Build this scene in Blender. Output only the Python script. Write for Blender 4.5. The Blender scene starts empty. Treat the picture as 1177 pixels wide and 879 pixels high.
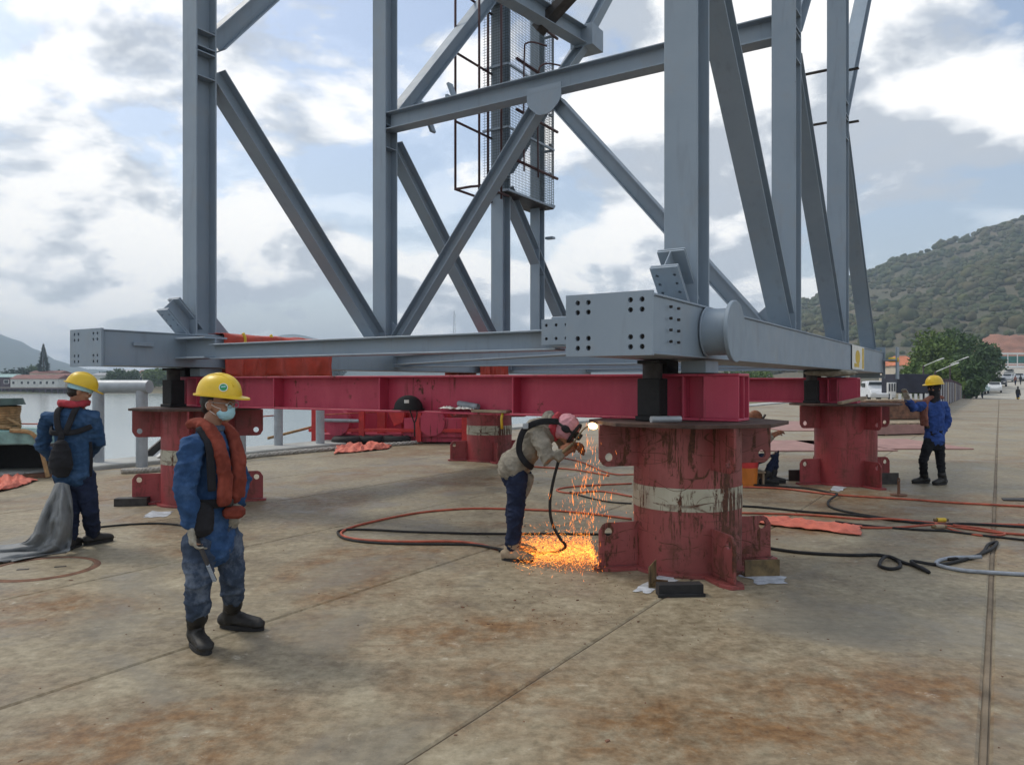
import bpy, bmesh, math, random
import numpy as np
from mathutils import Vector, Matrix, noise as mnoise
from mathutils.geometry import delaunay_2d_cdt
random.seed(7); np.random.seed(7)
R = math.radians
SC = bpy.context.scene
COL = SC.collection

# ------------------------------------------------------------------ camera, sky, sun, exposure
F, CX, CY, CAMZ = 880.0, 588.5, 439.5, 1.6          # focal length and centre in photo pixels, eye height in metres
cam_d = bpy.data.cameras.new('camera'); cam = bpy.data.objects.new('camera', cam_d); COL.objects.link(cam)
cam_d.sensor_width = 36.0; cam_d.lens = F / 1177 * 36.0
cam_d.clip_start = 0.05; cam_d.clip_end = 20000
cam.location = (0, 0, CAMZ); cam.rotation_euler = (R(90), 0, 0)
SC.camera = cam
SUN_EL, SUN_AZ = 52.0, -62.0                          # azimuth measured from +Y towards +X

world = bpy.data.worlds.new('World'); SC.world = world; world.use_nodes = True
def build_world():
    nt = world.node_tree; N, L = nt.nodes, nt.links
    N.clear()
    out = N.new('ShaderNodeOutputWorld')
    sky = N.new('ShaderNodeTexSky'); sky.sky_type = 'NISHITA'; sky.sun_disc = False
    sky.sun_elevation = R(SUN_EL); sky.sun_rotation = R(SUN_AZ); sky.dust_density = 2.2; sky.air_density = 1.1
    bsky = N.new('ShaderNodeBackground'); bsky.inputs[1].default_value = 0.15
    L.new(sky.outputs[0], bsky.inputs[0])
    tc = N.new('ShaderNodeTexCoord'); sep = N.new('ShaderNodeSeparateXYZ'); L.new(tc.outputs['Generated'], sep.inputs[0])
    def m(op, a, b=None, c=None):
        n = N.new('ShaderNodeMath'); n.operation = op
        for i, v in enumerate((a, b, c)):
            if v is None: continue
            if isinstance(v, (int, float)): n.inputs[i].default_value = v
            else: L.new(v, n.inputs[i])
        return n.outputs[0]
    zz = m('ADD', m('MAXIMUM', sep.outputs[2], 0.0), 0.42)
    cmb = N.new('ShaderNodeCombineXYZ')
    L.new(m('DIVIDE', sep.outputs[0], zz), cmb.inputs[0]); L.new(m('DIVIDE', sep.outputs[1], zz), cmb.inputs[1])
    L.new(m('MULTIPLY', sep.outputs[2], 0.9), cmb.inputs[2])
    def fbm(scale, off, detail=8, rough=0.55, dist=0.0):
        mp = N.new('ShaderNodeMapping'); mp.inputs['Location'].default_value = off
        L.new(cmb.outputs[0], mp.inputs[0])
        n = N.new('ShaderNodeTexNoise'); n.inputs['Scale'].default_value = scale
        n.inputs['Detail'].default_value = detail; n.inputs['Roughness'].default_value = rough
        n.inputs['Distortion'].default_value = dist
        L.new(mp.outputs[0], n.inputs['Vector']); return n.outputs[0]
    def ramp(x, pts):
        r = N.new('ShaderNodeValToRGB'); L.new(x, r.inputs[0]); e = r.color_ramp.elements
        while len(e) < len(pts): e.new(0.5)
        for i, (p, c) in enumerate(pts):
            e[i].position = p; e[i].color = (c, c, c, 1) if isinstance(c, (int, float)) else (*c, 1)
        return r.outputs[0]
    n1 = fbm(2.3, (3.1, 1.7, 0.4), 7, 0.56, 0.25)
    n2 = fbm(1.7, (7.4, -2.2, 1.0), 4, 0.5, 0.1)
    n3 = fbm(4.6, (1.4, 5.2, 0.0), 6, 0.6, 0.2)
    cover = ramp(n1, [(0.43, 0.0), (0.455, 0.55), (0.49, 0.9), (0.56, 1.0)])
    # puffs are lighter on the side toward the light: compare the cloud density with itself a little higher up
    n4 = fbm(2.3, (3.1 - 0.05, 1.7 - 0.11, 0.4 + 0.05), 7, 0.56, 0.25)
    lit = m('MULTIPLY', m('SUBTRACT', n1, n4), 2.6)
    lumps = m('SUBTRACT', m('ADD', m('MULTIPLY', n2, 0.62), m('MULTIPLY', n3, 0.38)), lit)
    shade = ramp(lumps, [(0.37, (1.0, .985, .955)), (0.45, (0.88, 0.885, 0.89)), (0.53, (0.67, 0.70, 0.735)), (0.64, (0.46, 0.50, 0.555))])
    # the veil that whitens the sky toward the horizon
    veil = ramp(m('MAXIMUM', sep.outputs[2], 0.0), [(0.0, 0.85), (0.12, 0.5), (0.32, 0.25), (1.0, 0.15)])
    cov = m('MAXIMUM', cover, veil)
    bcl = N.new('ShaderNodeBackground'); bcl.inputs[1].default_value = 1.06; L.new(shade, bcl.inputs[0])
    mix = N.new('ShaderNodeMixShader'); L.new(cov, mix.inputs[0]); L.new(bsky.outputs[0], mix.inputs[1]); L.new(bcl.outputs[0], mix.inputs[2])
    L.new(mix.outputs[0], out.inputs[0])
build_world()

sun_d = bpy.data.lights.new('sun', 'SUN'); sun = bpy.data.objects.new('sun', sun_d); COL.objects.link(sun)
sun_d.energy = 1.5; sun_d.angle = R(11); sun_d.color = (1.0, 0.93, 0.82)
sd = Vector((math.sin(R(SUN_AZ)) * math.cos(R(SUN_EL)), math.cos(R(SUN_AZ)) * math.cos(R(SUN_EL)), math.sin(R(SUN_EL))))
sun.rotation_euler = (-sd).to_track_quat('-Z', 'Y').to_euler()

vs = SC.view_settings
vs.view_transform = 'Standard'; vs.look = 'None'; vs.exposure = 0.26; vs.gamma = 1.0; vs.use_curve_mapping = False
SC.render.engine = 'CYCLES'
SC.cycles.use_denoising = True
SC.cycles.max_bounces = 5; SC.cycles.diffuse_bounces = 3; SC.cycles.glossy_bounces = 3; SC.cycles.transparent_max_bounces = 8

# ------------------------------------------------------------------ survey helpers (photo pixel -> point in the place)
UA = R(57.5)                                           # heading of the pier's long axis
U = Vector((math.cos(UA), math.sin(UA), 0)); V = Vector((-math.sin(UA), math.cos(UA), 0))
A0 = Vector((1.54, 6.74, 0))                           # centre of the nearest support pillar
def W(s, t, z=0.0): return A0 + U * s + V * t + Vector((0, 0, z))
def G(px, py, z=0.0):
    d = F * (CAMZ - z) / (py - 440.0); return Vector(((px - CX) / F * d, d, z))
def at(px, py, d): return Vector(((px - CX) / F * d, d, CAMZ + (440.0 - py) / F * d))

# ------------------------------------------------------------------ mesh helpers
class MB:
    def __init__(self): self.v = []; self.f = []
    def add(self, vs_, fs):
        o = len(self.v); self.v += [tuple(p) for p in vs_]; self.f += [tuple(i + o for i in f) for f in fs]; return self
    def box(self, c, size, rot=None):
        c = Vector(c); x, y, z = (q / 2 for q in size)
        P = [Vector(p) for p in ((-x,-y,-z),(x,-y,-z),(x,y,-z),(-x,y,-z),(-x,-y,z),(x,-y,z),(x,y,z),(-x,y,z))]
        if rot is not None: P = [rot @ p for p in P]
        return self.add([c + p for p in P], [(0,3,2,1),(4,5,6,7),(0,1,5,4),(1,2,6,5),(2,3,7,6),(3,0,4,7)])
    def bar(self, p0, p1, w, h, up=(0, 0, 1)):
        p0, p1 = Vector(p0), Vector(p1); t = (p1 - p0); ln = t.length; t.normalize()
        a = t.cross(Vector(up))
        if a.length < 1e-4: a = t.cross(Vector((1, 0, 0)))
        a.normalize(); b = a.cross(t); m_ = Matrix((t, a, b)).transposed()
        return self.box((p0 + p1) / 2, (ln, w, h), m_)
    def cyl(self, p0, p1, r0, r1=None, n=16, cap=True):
        r1 = r0 if r1 is None else r1
        p0, p1 = Vector(p0), Vector(p1); t = (p1 - p0).normalized()
        a = t.orthogonal().normalized(); b = t.cross(a)
        vs_ = []; fs = []
        for k in range(n):
            q = 2 * math.pi * k / n; e = a * math.cos(q) + b * math.sin(q)
            vs_ += [p0 + e * r0, p1 + e * r1]
        for k in range(n):
            i, j = 2 * k, 2 * ((k + 1) % n); fs.append((i, j, j + 1, i + 1))
        if cap: fs.append(tuple(2 * k for k in reversed(range(n)))); fs.append(tuple(2 * k + 1 for k in range(n)))
        return self.add(vs_, fs)
    def tube(self, pts, r, n=8, side=None):
        pts = [Vector(p) for p in pts]; m_ = len(pts); vs_ = []; fs = []; a = None
        for i, p in enumerate(pts):
            t = (pts[min(i + 1, m_ - 1)] - pts[max(i - 1, 0)]).normalized()
            a = (t.orthogonal() if a is None else a - t * a.dot(t)).normalized(); b = t.cross(a)
            rr = r[i] if isinstance(r, (list, tuple)) else r
            for k in range(n):
                q = 2 * math.pi * k / n; vs_.append(p + (a * math.cos(q) + b * math.sin(q)) * rr)
        for i in range(m_ - 1):
            for k in range(n):
                j = (k + 1) % n; fs.append((i*n+k, i*n+j, (i+1)*n+j, (i+1)*n+k))
        fs.append(tuple(reversed(range(n)))); fs.append(tuple((m_-1)*n + k for k in range(n)))
        return self.add(vs_, fs)
    def loft(self, pts, side=(1, 0, 0), n=16):
        """closed body through (centre, radius along side, radius across), with rounded ends"""
        P = [(Vector(p), a, b) for p, a, b in pts]
        t0 = (P[1][0] - P[0][0]).normalized(); t1 = (P[-1][0] - P[-2][0]).normalized()
        r0, r1 = min(P[0][1:]), min(P[-1][1:])
        st = [(P[0][0] - t0*r0*.8, P[0][1]*.35, P[0][2]*.35), (P[0][0] - t0*r0*.5, P[0][1]*.8, P[0][2]*.8)]
        en = [(P[-1][0] + t1*r1*.5, P[-1][1]*.8, P[-1][2]*.8), (P[-1][0] + t1*r1*.8, P[-1][1]*.35, P[-1][2]*.35)]
        P = st + P + en; m_ = len(P); vs_ = []; fs = []; S = Vector(side)
        for i, (p, ra, rb) in enumerate(P):
            t = (P[min(i+1, m_-1)][0] - P[max(i-1, 0)][0]).normalized()
            a = S - t * S.dot(t)
            if a.length < .2: a = t.orthogonal()
            a.normalize(); b = t.cross(a)
            for k in range(n):
                q = 2*math.pi*k/n; vs_.append(p + a*math.cos(q)*ra + b*math.sin(q)*rb)
        for i in range(m_ - 1):
            for k in range(n):
                j = (k+1) % n; fs.append((i*n+k, i*n+j, (i+1)*n+j, (i+1)*n+k))
        fs.append(tuple(reversed(range(n)))); fs.append(tuple((m_-1)*n + k for k in range(n)))
        return self.add(vs_, fs)
    def ell(self, c, ax, ay, az, n=14):
        c = Vector(c); vs_ = [c + az]; fs = []; h = n // 2
        for i in range(1, h):
            th = math.pi * i / h
            for k in range(n):
                q = 2*math.pi*k/n; vs_.append(c + az*math.cos(th) + (ax*math.cos(q) + ay*math.sin(q))*math.sin(th))
        vs_.append(c - az); last = len(vs_) - 1
        for k in range(n):
            j = (k+1) % n; fs.append((0, 1+k, 1+j)); fs.append((last, 1+(h-2)*n+j, 1+(h-2)*n+k))
            for i in range(h - 2): fs.append((1+i*n+k, 1+(i+1)*n+k, 1+(i+1)*n+j, 1+i*n+j))
        return self.add(vs_, fs)
    def plate(self, outline, holes, thick, o, ax, ay, hn=14):
        """flat plate with round holes cut through, thickness to both sides of its middle plane"""
        o, ax, ay = Vector(o), Vector(ax).normalized(), Vector(ay).normalized(); nz = ax.cross(ay)
        pts = [Vector((p[0], p[1])) for p in outline]; loops = [list(range(len(pts)))]; polys = []
        for hx, hy, hr in holes:
            b = len(pts); lp = []
            for k in range(hn):
                q = 2*math.pi*k/hn; pts.append(Vector((hx + hr*math.cos(q), hy + hr*math.sin(q)))); lp.append(b + k)
            loops.append(lp)
        edges = [(lp[i], lp[(i+1) % len(lp)]) for lp in loops for i in range(len(lp))]
        vv, ee, ff, _, _, _ = delaunay_2d_cdt(pts, edges, [], 1, 1e-6)
        keep = []
        for f in ff:
            c = sum((vv[i] for i in f), Vector((0, 0))) / len(f)
            if any((c.x-hx)**2 + (c.y-hy)**2 < (hr*.97)**2 for hx, hy, hr in holes): continue
            ar = sum(vv[f[i]].x*vv[f[(i+1) % len(f)]].y - vv[f[(i+1) % len(f)]].x*vv[f[i]].y for i in range(len(f)))
            keep.append(tuple(f) if ar > 0 else tuple(reversed(f)))
        n = len(vv); h = thick / 2
        vs_ = [o + ax*p.x + ay*p.y + nz*h for p in vv] + [o + ax*p.x + ay*p.y - nz*h for p in vv]
        fs = list(keep) + [tuple(i + n for i in reversed(f)) for f in keep]
        cnt = {}
        for f in keep:
            for i in range(len(f)):
                cnt[(f[i], f[(i+1) % len(f)])] = 1
        for (a, b) in list(cnt):
            if (b, a) not in cnt: fs.append((b, a, a + n, b + n))
        return self.add(vs_, fs)
    def ibeam(self, p0, p1, web, h, b, tw, tf):
        p0, p1 = Vector(p0), Vector(p1); t = (p1 - p0).normalized()
        w = Vector(web); w = (w - t*w.dot(t)).normalized(); a = w.cross(t)
        prof = [(-b/2,-h/2),(b/2,-h/2),(b/2,-h/2+tf),(tw/2,-h/2+tf),(tw/2,h/2-tf),(b/2,h/2-tf),(b/2,h/2),(-b/2,h/2),(-b/2,h/2-tf),(-tw/2,h/2-tf),(-tw/2,-h/2+tf),(-b/2,-h/2+tf)]
        vs_ = [p0 + a*x + w*y for x, y in prof] + [p1 + a*x + w*y for x, y in prof]
        fs = [(i, (i+1) % 12, 12 + (i+1) % 12, 12 + i) for i in range(12)]
        for q in ((0,1,2,11),(5,6,7,8),(2,3,10,11),(3,4,9,10),(4,5,8,9)):
            fs.append(tuple(reversed(q))); fs.append(tuple(i + 12 for i in q))
        return self.add(vs_, fs)
    def mesh(self, name):
        me = bpy.data.meshes.new(name); me.from_pydata(self.v, [], self.f); me.update(); return me
    def build(self, name, mat, parent=None, smooth=False, bevel=0.0, fix=True):
        me = self.mesh(name)
        if fix:
            bm = bmesh.new(); bm.from_mesh(me); bmesh.ops.recalc_face_normals(bm, faces=bm.faces); bm.to_mesh(me); bm.free()
        return link(name, me, mat, parent, smooth, bevel)
def link(name, me, mat, parent=None, smooth=False, bevel=0.0):
    o = bpy.data.objects.new(name, me); COL.objects.link(o)
    if mat is not None:
        me.materials.clear(); me.materials.append(mat)
    if parent is not None: o.parent = parent
    if smooth is True: me.polygons.foreach_set('use_smooth', [True]*len(me.polygons))
    elif smooth:
        me.polygons.foreach_set('use_smooth', [True]*len(me.polygons))
        me.set_sharp_from_angle(angle=R(smooth))
    if bevel:
        b = o.modifiers.new('edge', 'BEVEL'); b.width = bevel; b.segments = 1; b.limit_method = 'ANGLE'; b.angle_limit = R(40)
    return o
def empty(name, loc=(0, 0, 0), rz=0.0):
    o = bpy.data.objects.new(name, None); COL.objects.link(o); o.location = loc; o.rotation_euler = (0, 0, rz); o.empty_display_size = .2
    return o
def tag(o, label=None, cat=None, group=None, kind=None):
    if label: o['label'] = label
    if cat: o['category'] = cat
    if group: o['group'] = group
    if kind: o['kind'] = kind
    return o
def kids(o): return [c for c in COL.objects if c.parent == o]
def copy_tree(o, parent=None):
    c = o.copy(); COL.objects.link(c); c.parent = parent
    for ch in list(o.children): copy_tree(ch, c)
    return c
def smooth_path(pts, n=8, closed=False):
    pts = [Vector(p) for p in pts]; out = []; m_ = len(pts)
    for i in range(m_ - 1):
        p0, p1, p2, p3 = pts[max(i-1, 0)], pts[i], pts[i+1], pts[min(i+2, m_-1)]
        for k in range(n):
            t = k / n
            out.append(.5*((2*p1) + (p2-p0)*t + (2*p0-5*p1+4*p2-p3)*t*t + (3*p1-p0-3*p2+p3)*t**3))
    out.append(pts[-1]); return out
def fb(p, sc=1.0, oc=4):
    return mnoise.fractal(Vector(p) * sc, 1.0, 2.0, oc)

# ------------------------------------------------------------------ material helpers
class NT:
    def __init__(self, name):
        self.m = bpy.data.materials.new(name); self.m.use_nodes = True; self.t = self.m.node_tree
        self.N, self.L = self.t.nodes, self.t.links; self.b = self.N['Principled BSDF']; self.out = self.N['Material Output']
        self._p = None
    def pos(self, obj=False, scale=None):
        if obj: s = self.N.new('ShaderNodeTexCoord').outputs['Object']
        else: s = self.N.new('ShaderNodeNewGeometry').outputs['Position']
        if scale is not None:
            mp = self.N.new('ShaderNodeMapping'); mp.inputs['Scale'].default_value = scale; self.L.new(s, mp.inputs[0]); s = mp.outputs[0]
        return s
    def set(self, sock, v):
        if isinstance(v, bpy.types.NodeSocket): self.L.new(v, sock)
        elif isinstance(v, (tuple, list)) and len(v) == 3 and sock.type == 'RGBA': sock.default_value = (*v, 1)
        else: sock.default_value = v
    def noise(self, vec, scale, detail=6, rough=.55, dist=0.0):
        n = self.N.new('ShaderNodeTexNoise'); self.set(n.inputs['Vector'], vec); n.inputs['Scale'].default_value = scale
        n.inputs['Detail'].default_value = detail; n.inputs['Roughness'].default_value = rough; n.inputs['Distortion'].default_value = dist
        return n.outputs[0]
    def voro(self, vec, scale, feature='F1', out='Distance', rnd=1.0):
        n = self.N.new('ShaderNodeTexVoronoi'); n.feature = feature; self.set(n.inputs['Vector'], vec); n.inputs['Scale'].default_value = scale
        n.inputs['Randomness'].default_value = rnd; return n.outputs[out]
    def ramp(self, x, *pts):
        r = self.N.new('ShaderNodeValToRGB'); self.set(r.inputs[0], x); e = r.color_ramp.elements
        while len(e) < len(pts): e.new(.5)
        for i, (p, c) in enumerate(pts):
            e[i].position = p; e[i].color = (c, c, c, 1) if isinstance(c, (int, float)) else (*c, 1)
        return r.outputs[0]
    def mix(self, f, a, b, mode='MIX'):
        n = self.N.new('ShaderNodeMix'); n.data_type = 'RGBA'; n.blend_type = mode
        self.set(n.inputs[0], f); self.set(n.inputs[6], a); self.set(n.inputs[7], b); return n.outputs[2]
    def math(self, op, a, b=0.0):
        n = self.N.new('ShaderNodeMath'); n.operation = op; self.set(n.inputs[0], a); self.set(n.inputs[1], b); return n.outputs[0]
    def bump(self, h, strength=.3, dist=.01, prev=None):
        n = self.N.new('ShaderNodeBump'); n.inputs['Strength'].default_value = strength; n.inputs['Distance'].default_value = dist
        self.set(n.inputs['Height'], h)
        if prev is not None: self.L.new(prev, n.inputs['Normal'])
        return n.outputs[0]
    def fin(self, col, rough=.6, metal=0.0, normal=None, spec=.5):
        self.set(self.b.inputs['Base Color'], col); self.set(self.b.inputs['Roughness'], rough); self.set(self.b.inputs['Metallic'], metal)
        self.b.inputs['Specular IOR Level'].default_value = spec
        if normal is not None: self.L.new(normal, self.b.inputs['Normal'])
        return self.m
def plain(name, c, rough=.6, var=.18, scale=6.0, bump=.15, bd=.004, bs=60.0, metal=0.0, obj=False, c2=None, spec=.5):
    k = NT(name); p = k.pos(obj)
    n = k.noise(p, scale, 6, .6)
    lo = tuple(x*(1-var) for x in c); hi = c2 or tuple(min(1, x*(1+var)) for x in c)
    col = k.ramp(n, (.32, lo), (.68, hi))
    rr = k.math('ADD', k.math('MULTIPLY', k.noise(p, scale*2.3, 4), .22), rough - .11)
    return k.fin(col, rr, metal, k.bump(k.noise(p, bs, 4), bump, bd), spec)
M = {}
def paint_grey():
    k = NT('grey_primer'); p = k.pos(True)
    c = k.ramp(k.noise(p, 1.3, 5, .6), (.3, (.212, .270, .330)), (.7, (.256, .318, .382)))
    dirt = k.ramp(k.noise(k.pos(True, (9, 9, 1.2)), 1.0, 6, .65), (.56, 0.0), (.78, .55))
    c = k.mix(dirt, c, (.165, .19, .215))
    sc = k.ramp(k.noise(p, 7.0, 8, .7), (.66, 0.0), (.70, .7))
    c = k.mix(sc, c, (.30, .335, .365))
    dust = k.ramp(k.noise(p, 2.6, 7, .7), (.52, 0.0), (.72, .4))
    c = k.mix(dust, c, (.235, .235, .225))
    run = k.math('MULTIPLY', k.ramp(k.noise(k.pos(True, (16, 16, .7)), 1.0, 5, .7), (.64, 0.0), (.70, .45)), k.ramp(k.noise(p, 1.1, 4, .6), (.52, 0.0), (.62, 1.0)))
    c = k.mix(run, c, (.15, .105, .075))
    chip = k.ramp(k.noise(p, 16, 6, .8), (.69, 0.0), (.71, 1.0)); c = k.mix(chip, c, (.11, .07, .05))
    return k.fin(c, k.ramp(k.noise(p, 5, 4), (.3, .42), (.7, .6)), 0.0, k.bump(k.math('ADD', k.noise(p, 45, 4), k.math('MULTIPLY', k.noise(p, 3, 3), .8)), .16, .004))
def paint_red(name, c1, c2, rust, lines=0.0):
    k = NT(name); p = k.pos(True)
    c = k.ramp(k.noise(p, 2.2, 6, .6), (.3, c1), (.7, c2))
    # chalky fading
    c = k.mix(k.ramp(k.noise(k.pos(True, (3, 3, .8)), 1.6, 6, .6), (.5, 0.0), (.75, .35)), c, tuple(min(1, x*1.25 + .05) for x in c2))
    rn = k.noise(p, 5.5, 9, .68, .3)
    r1 = k.ramp(rn, (.60 - rust*.1, 0.0), (.66 - rust*.1, 1.0))
    drip = k.ramp(k.noise(k.pos(True, (11, 11, .9)), 1.0, 7, .7), (.57, 0.0), (.64, 1.0))
    zone = k.ramp(k.noise(p, 1.5, 3, .5), (.46, 0.0), (.60, 1.0))
    rm = k.math('MAXIMUM', k.math('MULTIPLY', r1, zone), k.math('MULTIPLY', k.math('MULTIPLY', drip, zone), .85))
    rustc = k.ramp(k.noise(p, 40, 5, .7), (.3, (.035, .014, .009)), (.7, (.13, .045, .02)))
    h = k.math('MULTIPLY', rm, -1.0)
    if lines:
        # thin curved rub marks from chains and wires, broken scrape streaks running down the pipe
        iso = lambda vec, sc, w: k.ramp(k.noise(vec, sc, 0, .4, .1), (.5 - w*1.6, 0.0), (.5 - w*.6, 1.0), (.5 + w*.6, 1.0), (.5 + w*1.6, 0.0))
        l1 = k.math('MULTIPLY', iso(k.pos(True, (.9, .9, 4.2)), 1.7, .008), k.ramp(k.noise(p, 3.1, 4, .7), (.45, 0.0), (.55, 1.0)))
        l2 = k.math('MULTIPLY', iso(k.pos(True, (1.3, 1.3, 3.0)), 2.3, .007), k.ramp(k.noise(k.pos(True, (1, 1, 1.2)), 2.2, 4, .7), (.47, 0.0), (.55, 1.0)))
        v1 = k.math('MULTIPLY', k.ramp(k.noise(k.pos(True, (13, 13, 1.1)), 1.0, 5, .75), (.505, 0.0), (.55, 1.0)), k.ramp(k.noise(k.pos(True, (2.2, 2.2, 1.3)), 1.3, 6, .8), (.47, 0.0), (.53, 1.0)))
        ln = k.math('MULTIPLY', k.math('MAXIMUM', k.math('MAXIMUM', l1, l2), v1), lines)
        rm = k.math('MAXIMUM', rm, ln)
        c = k.mix(k.ramp(k.noise(p, 1.2, 5, .6), (.46, 0.0), (.66, .7)), c, (.115, .036, .028))
    c = k.mix(rm, c, rustc)
    rough = k.math('ADD', k.math('MULTIPLY', rm, .3), .5)
    return k.fin(c, rough, 0.0, k.bump(k.math('ADD', k.math('MULTIPLY', k.noise(p, 60, 4), .25), k.math('MULTIPLY', rm, -.5)), .35, .004))
def concrete():
    k = NT('deck_concrete'); p = k.pos()
    n1 = k.noise(p, .42, 6, .66, .5); n2 = k.noise(p, 2.1, 7, .72, .3); n3 = k.noise(p, 13, 6, .75)
    c = k.ramp(n1, (.34, (.145, .120, .080)), (.47, (.225, .195, .140)), (.56, (.285, .255, .190)), (.66, (.37, .345, .275)))
    c = k.mix(.55, c, k.ramp(n2, (.36, (.070, .053, .032)), (.47, (.20, .170, .120)), (.57, (.30, .27, .205)), (.66, (.43, .405, .335))))
    c = k.mix(.36, c, k.ramp(n3, (.36, (.075, .058, .036)), (.50, (.28, .24, .182)), (.66, (.50, .455, .375))))
    # brown rust washed out of the steel: broad stains where pieces used to lie, plus scattered bloom
    dist_n = k.noise(p, 1.4, 6, .7); st = None
    for cx_, cy_, sx_, sy_ in ((1.75, 3.75, 1.25, .75), (.75, 3.55, .8, .5), (-1.7, 3.35, .9, .6), (-.95, 12.4, 1.1, 1.0), (-2.7, 10.2, .7, .5), (4.2, 9.3, 2.2, .45), (-.3, 4.9, .8, .45), (7.4, 9.6, .6, 1.6), (2.9, 8.2, .9, .4), (-3.4, 5.4, .8, .6)):
        mp = k.N.new('ShaderNodeMapping'); mp.vector_type = 'TEXTURE'; mp.inputs['Location'].default_value = (cx_, cy_, 0); mp.inputs['Scale'].default_value = (sx_, sy_, 1); mp.inputs['Rotation'].default_value = (0, 0, .35); k.L.new(p, mp.inputs[0])
        ln_ = k.N.new('ShaderNodeVectorMath'); ln_.operation = 'LENGTH'; k.L.new(mp.outputs[0], ln_.inputs[0])
        e_ = k.ramp(k.math('ADD', ln_.outputs['Value'], k.math('MULTIPLY', dist_n, 1.5)), (.95, 1.0), (1.0, .98))
        e_ = k.N.new('ShaderNodeMapRange'); e_.inputs[1].default_value = 1.15; e_.inputs[2].default_value = 1.9; e_.inputs[3].default_value = 1.0; e_.inputs[4].default_value = 0.0
        k.L.new(k.math('ADD', ln_.outputs['Value'], k.math('MULTIPLY', dist_n, 1.5)), e_.inputs[0])
        st = e_.outputs[0] if st is None else k.math('MAXIMUM', st, e_.outputs[0])
    bloom = k.ramp(k.noise(p, .30, 5, .62, .8), (.50, 0.0), (.60, .8))
    ru = k.math('MULTIPLY', k.math('MAXIMUM', st, bloom), k.ramp(k.noise(p, 3.1, 7, .78, .3), (.36, .0), (.58, .92)))
    c = k.mix(ru, c, k.ramp(n3, (.35, (.105, .050, .018)), (.65, (.25, .14, .06))))
    # damp grey film
    wet = k.math('MULTIPLY', k.ramp(k.noise(p, .62, 5, .62, .9), (.53, 0.0), (.63, 1.0)), .5)
    c = k.mix(wet, c, (.19, .182, .162))
    sp = k.ramp(k.noise(p, 42, 4, .8), (.63, 0.0), (.70, .8)); c = k.mix(sp, c, (.07, .047, .03))
    pale = k.ramp(k.noise(p, 6.5, 5, .8, .4), (.62, 0.0), (.70, .55)); c = k.mix(pale, c, (.47, .455, .42))
    stk = k.ramp(k.noise(k.pos(False, (.5, 5.0, 1)), 2.0, 5, .65), (.57, 0.0), (.69, .40)); c = k.mix(stk, c, (.17, .13, .09))
    c = k.mix(1.0, c, (.97, .935, .835), 'MULTIPLY')
    rough = k.math('SUBTRACT', k.ramp(n2, (.36, .46), (.66, .74)), k.math('MULTIPLY', wet, .25))
    h = k.math('ADD', k.math('MULTIPLY', n3, .6), k.math('MULTIPLY', n2, .7))
    return k.fin(c, rough, 0.0, k.bump(h, .6, .008), .32)
def water():
    k = NT('harbour_water'); p = k.pos()
    w = k.math('ADD', k.noise(k.pos(False, (1, 1, 1)), .55, 6, .6), k.math('MULTIPLY', k.noise(p, 2.5, 4), .35))
    c = k.ramp(k.noise(p, .02, 3), (.3, (.20, .24, .235)), (.7, (.27, .31, .30)))
    return k.fin(c, .16, 0.0, k.bump(w, .22, .10), .5)
def denim(name, c, worn, amt=.5):
    k = NT(name); p = k.pos(True)
    n = k.noise(p, 9, 7, .65); c1 = k.ramp(n, (.35, tuple(x*.62 for x in c)), (.65, tuple(x*1.12 for x in c)))
    c1 = k.mix(k.math('MULTIPLY', k.ramp(k.noise(p, 4.5, 6, .7), (.5, 0.0), (.7, 1.0)), amt), c1, worn)
    return k.fin(c1, .92, 0.0, k.bump(k.math('ADD', k.noise(p, 26, 4), k.math('MULTIPLY', k.noise(p, 240, 2), .25)), .5, .006), .2)
def emit(name, c, s):
    k = NT(name); e = k.N.new('ShaderNodeEmission'); e.inputs[0].default_value = (*c, 1); e.inputs[1].default_value = s
    k.L.new(e.outputs[0], k.out.inputs[0]); return k.m
def leafm(name, c, c2):
    k = NT(name); p = k.pos()
    col = k.ramp(k.noise(p, .35, 5, .7), (.3, c), (.7, c2))
    col = k.mix(k.ramp(k.voro(p, 1.2, out='Distance'), (.1, 0.0), (.8, .5)), col, tuple(x*.6 for x in c))
    return k.fin(col, .7, 0.0, None, .25)
M['grey'] = paint_grey()
M['red'] = paint_red('red_beam_paint', (.42, .036, .080), (.50, .056, .104), .1)
M['red_pillar'] = paint_red('weathered_red_paint', (.225, .046, .044), (.30, .076, .072), .75, 1.0)
M['red_far'] = paint_red('red_pillar_paint', (.26, .030, .036), (.32, .048, .052), .2, .5)
M['band'] = paint_red('cream_band_paint', (.34, .325, .245), (.45, .43, .34), .8, 1.0)
M['concrete'] = concrete()
M['water'] = water()
M['kerb'] = plain('pale_concrete', (.36, .365, .345), .8, .2, 1.6, .4, .006, 30)
M['joint'] = plain('joint_filler', (.095, .075, .055), .9, .3, 5, .5, .006, 40)
M['black'] = plain('black_rubber', (.010, .010, .011), .75, .3, 12, .3, .004, 50)
M['blackcloth'] = plain('black_cloth', (.010, .010, .013), .95, .4, 9, .5, .006, 30)
M['darksteel'] = plain('dark_steel', (.040, .036, .034), .6, .5, 7, .3, .004, 60, .3)
M['maroon'] = plain('maroon_primer', (.050, .016, .018), .6, .3, 7)
M['rust'] = plain('rusty_steel', (.15, .072, .042), .85, .5, 6, .6, .005, 50)
M['rustplate'] = plain('faded_rust_plate', (.30, .17, .15), .8, .22, 2, .4, .004, 30)
M['brass'] = plain('rust_brown_bar', (.14, .095, .04), .6, .6, 9, .4, .004, 50)
M['galv'] = plain('galvanised_pipe', (.33, .36, .39), .5, .15, 4, .2, .003, 40, .25)
M['meshw'] = plain('galvanised_wire', (.07, .095, .10), .5, .2, 5)
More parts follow.
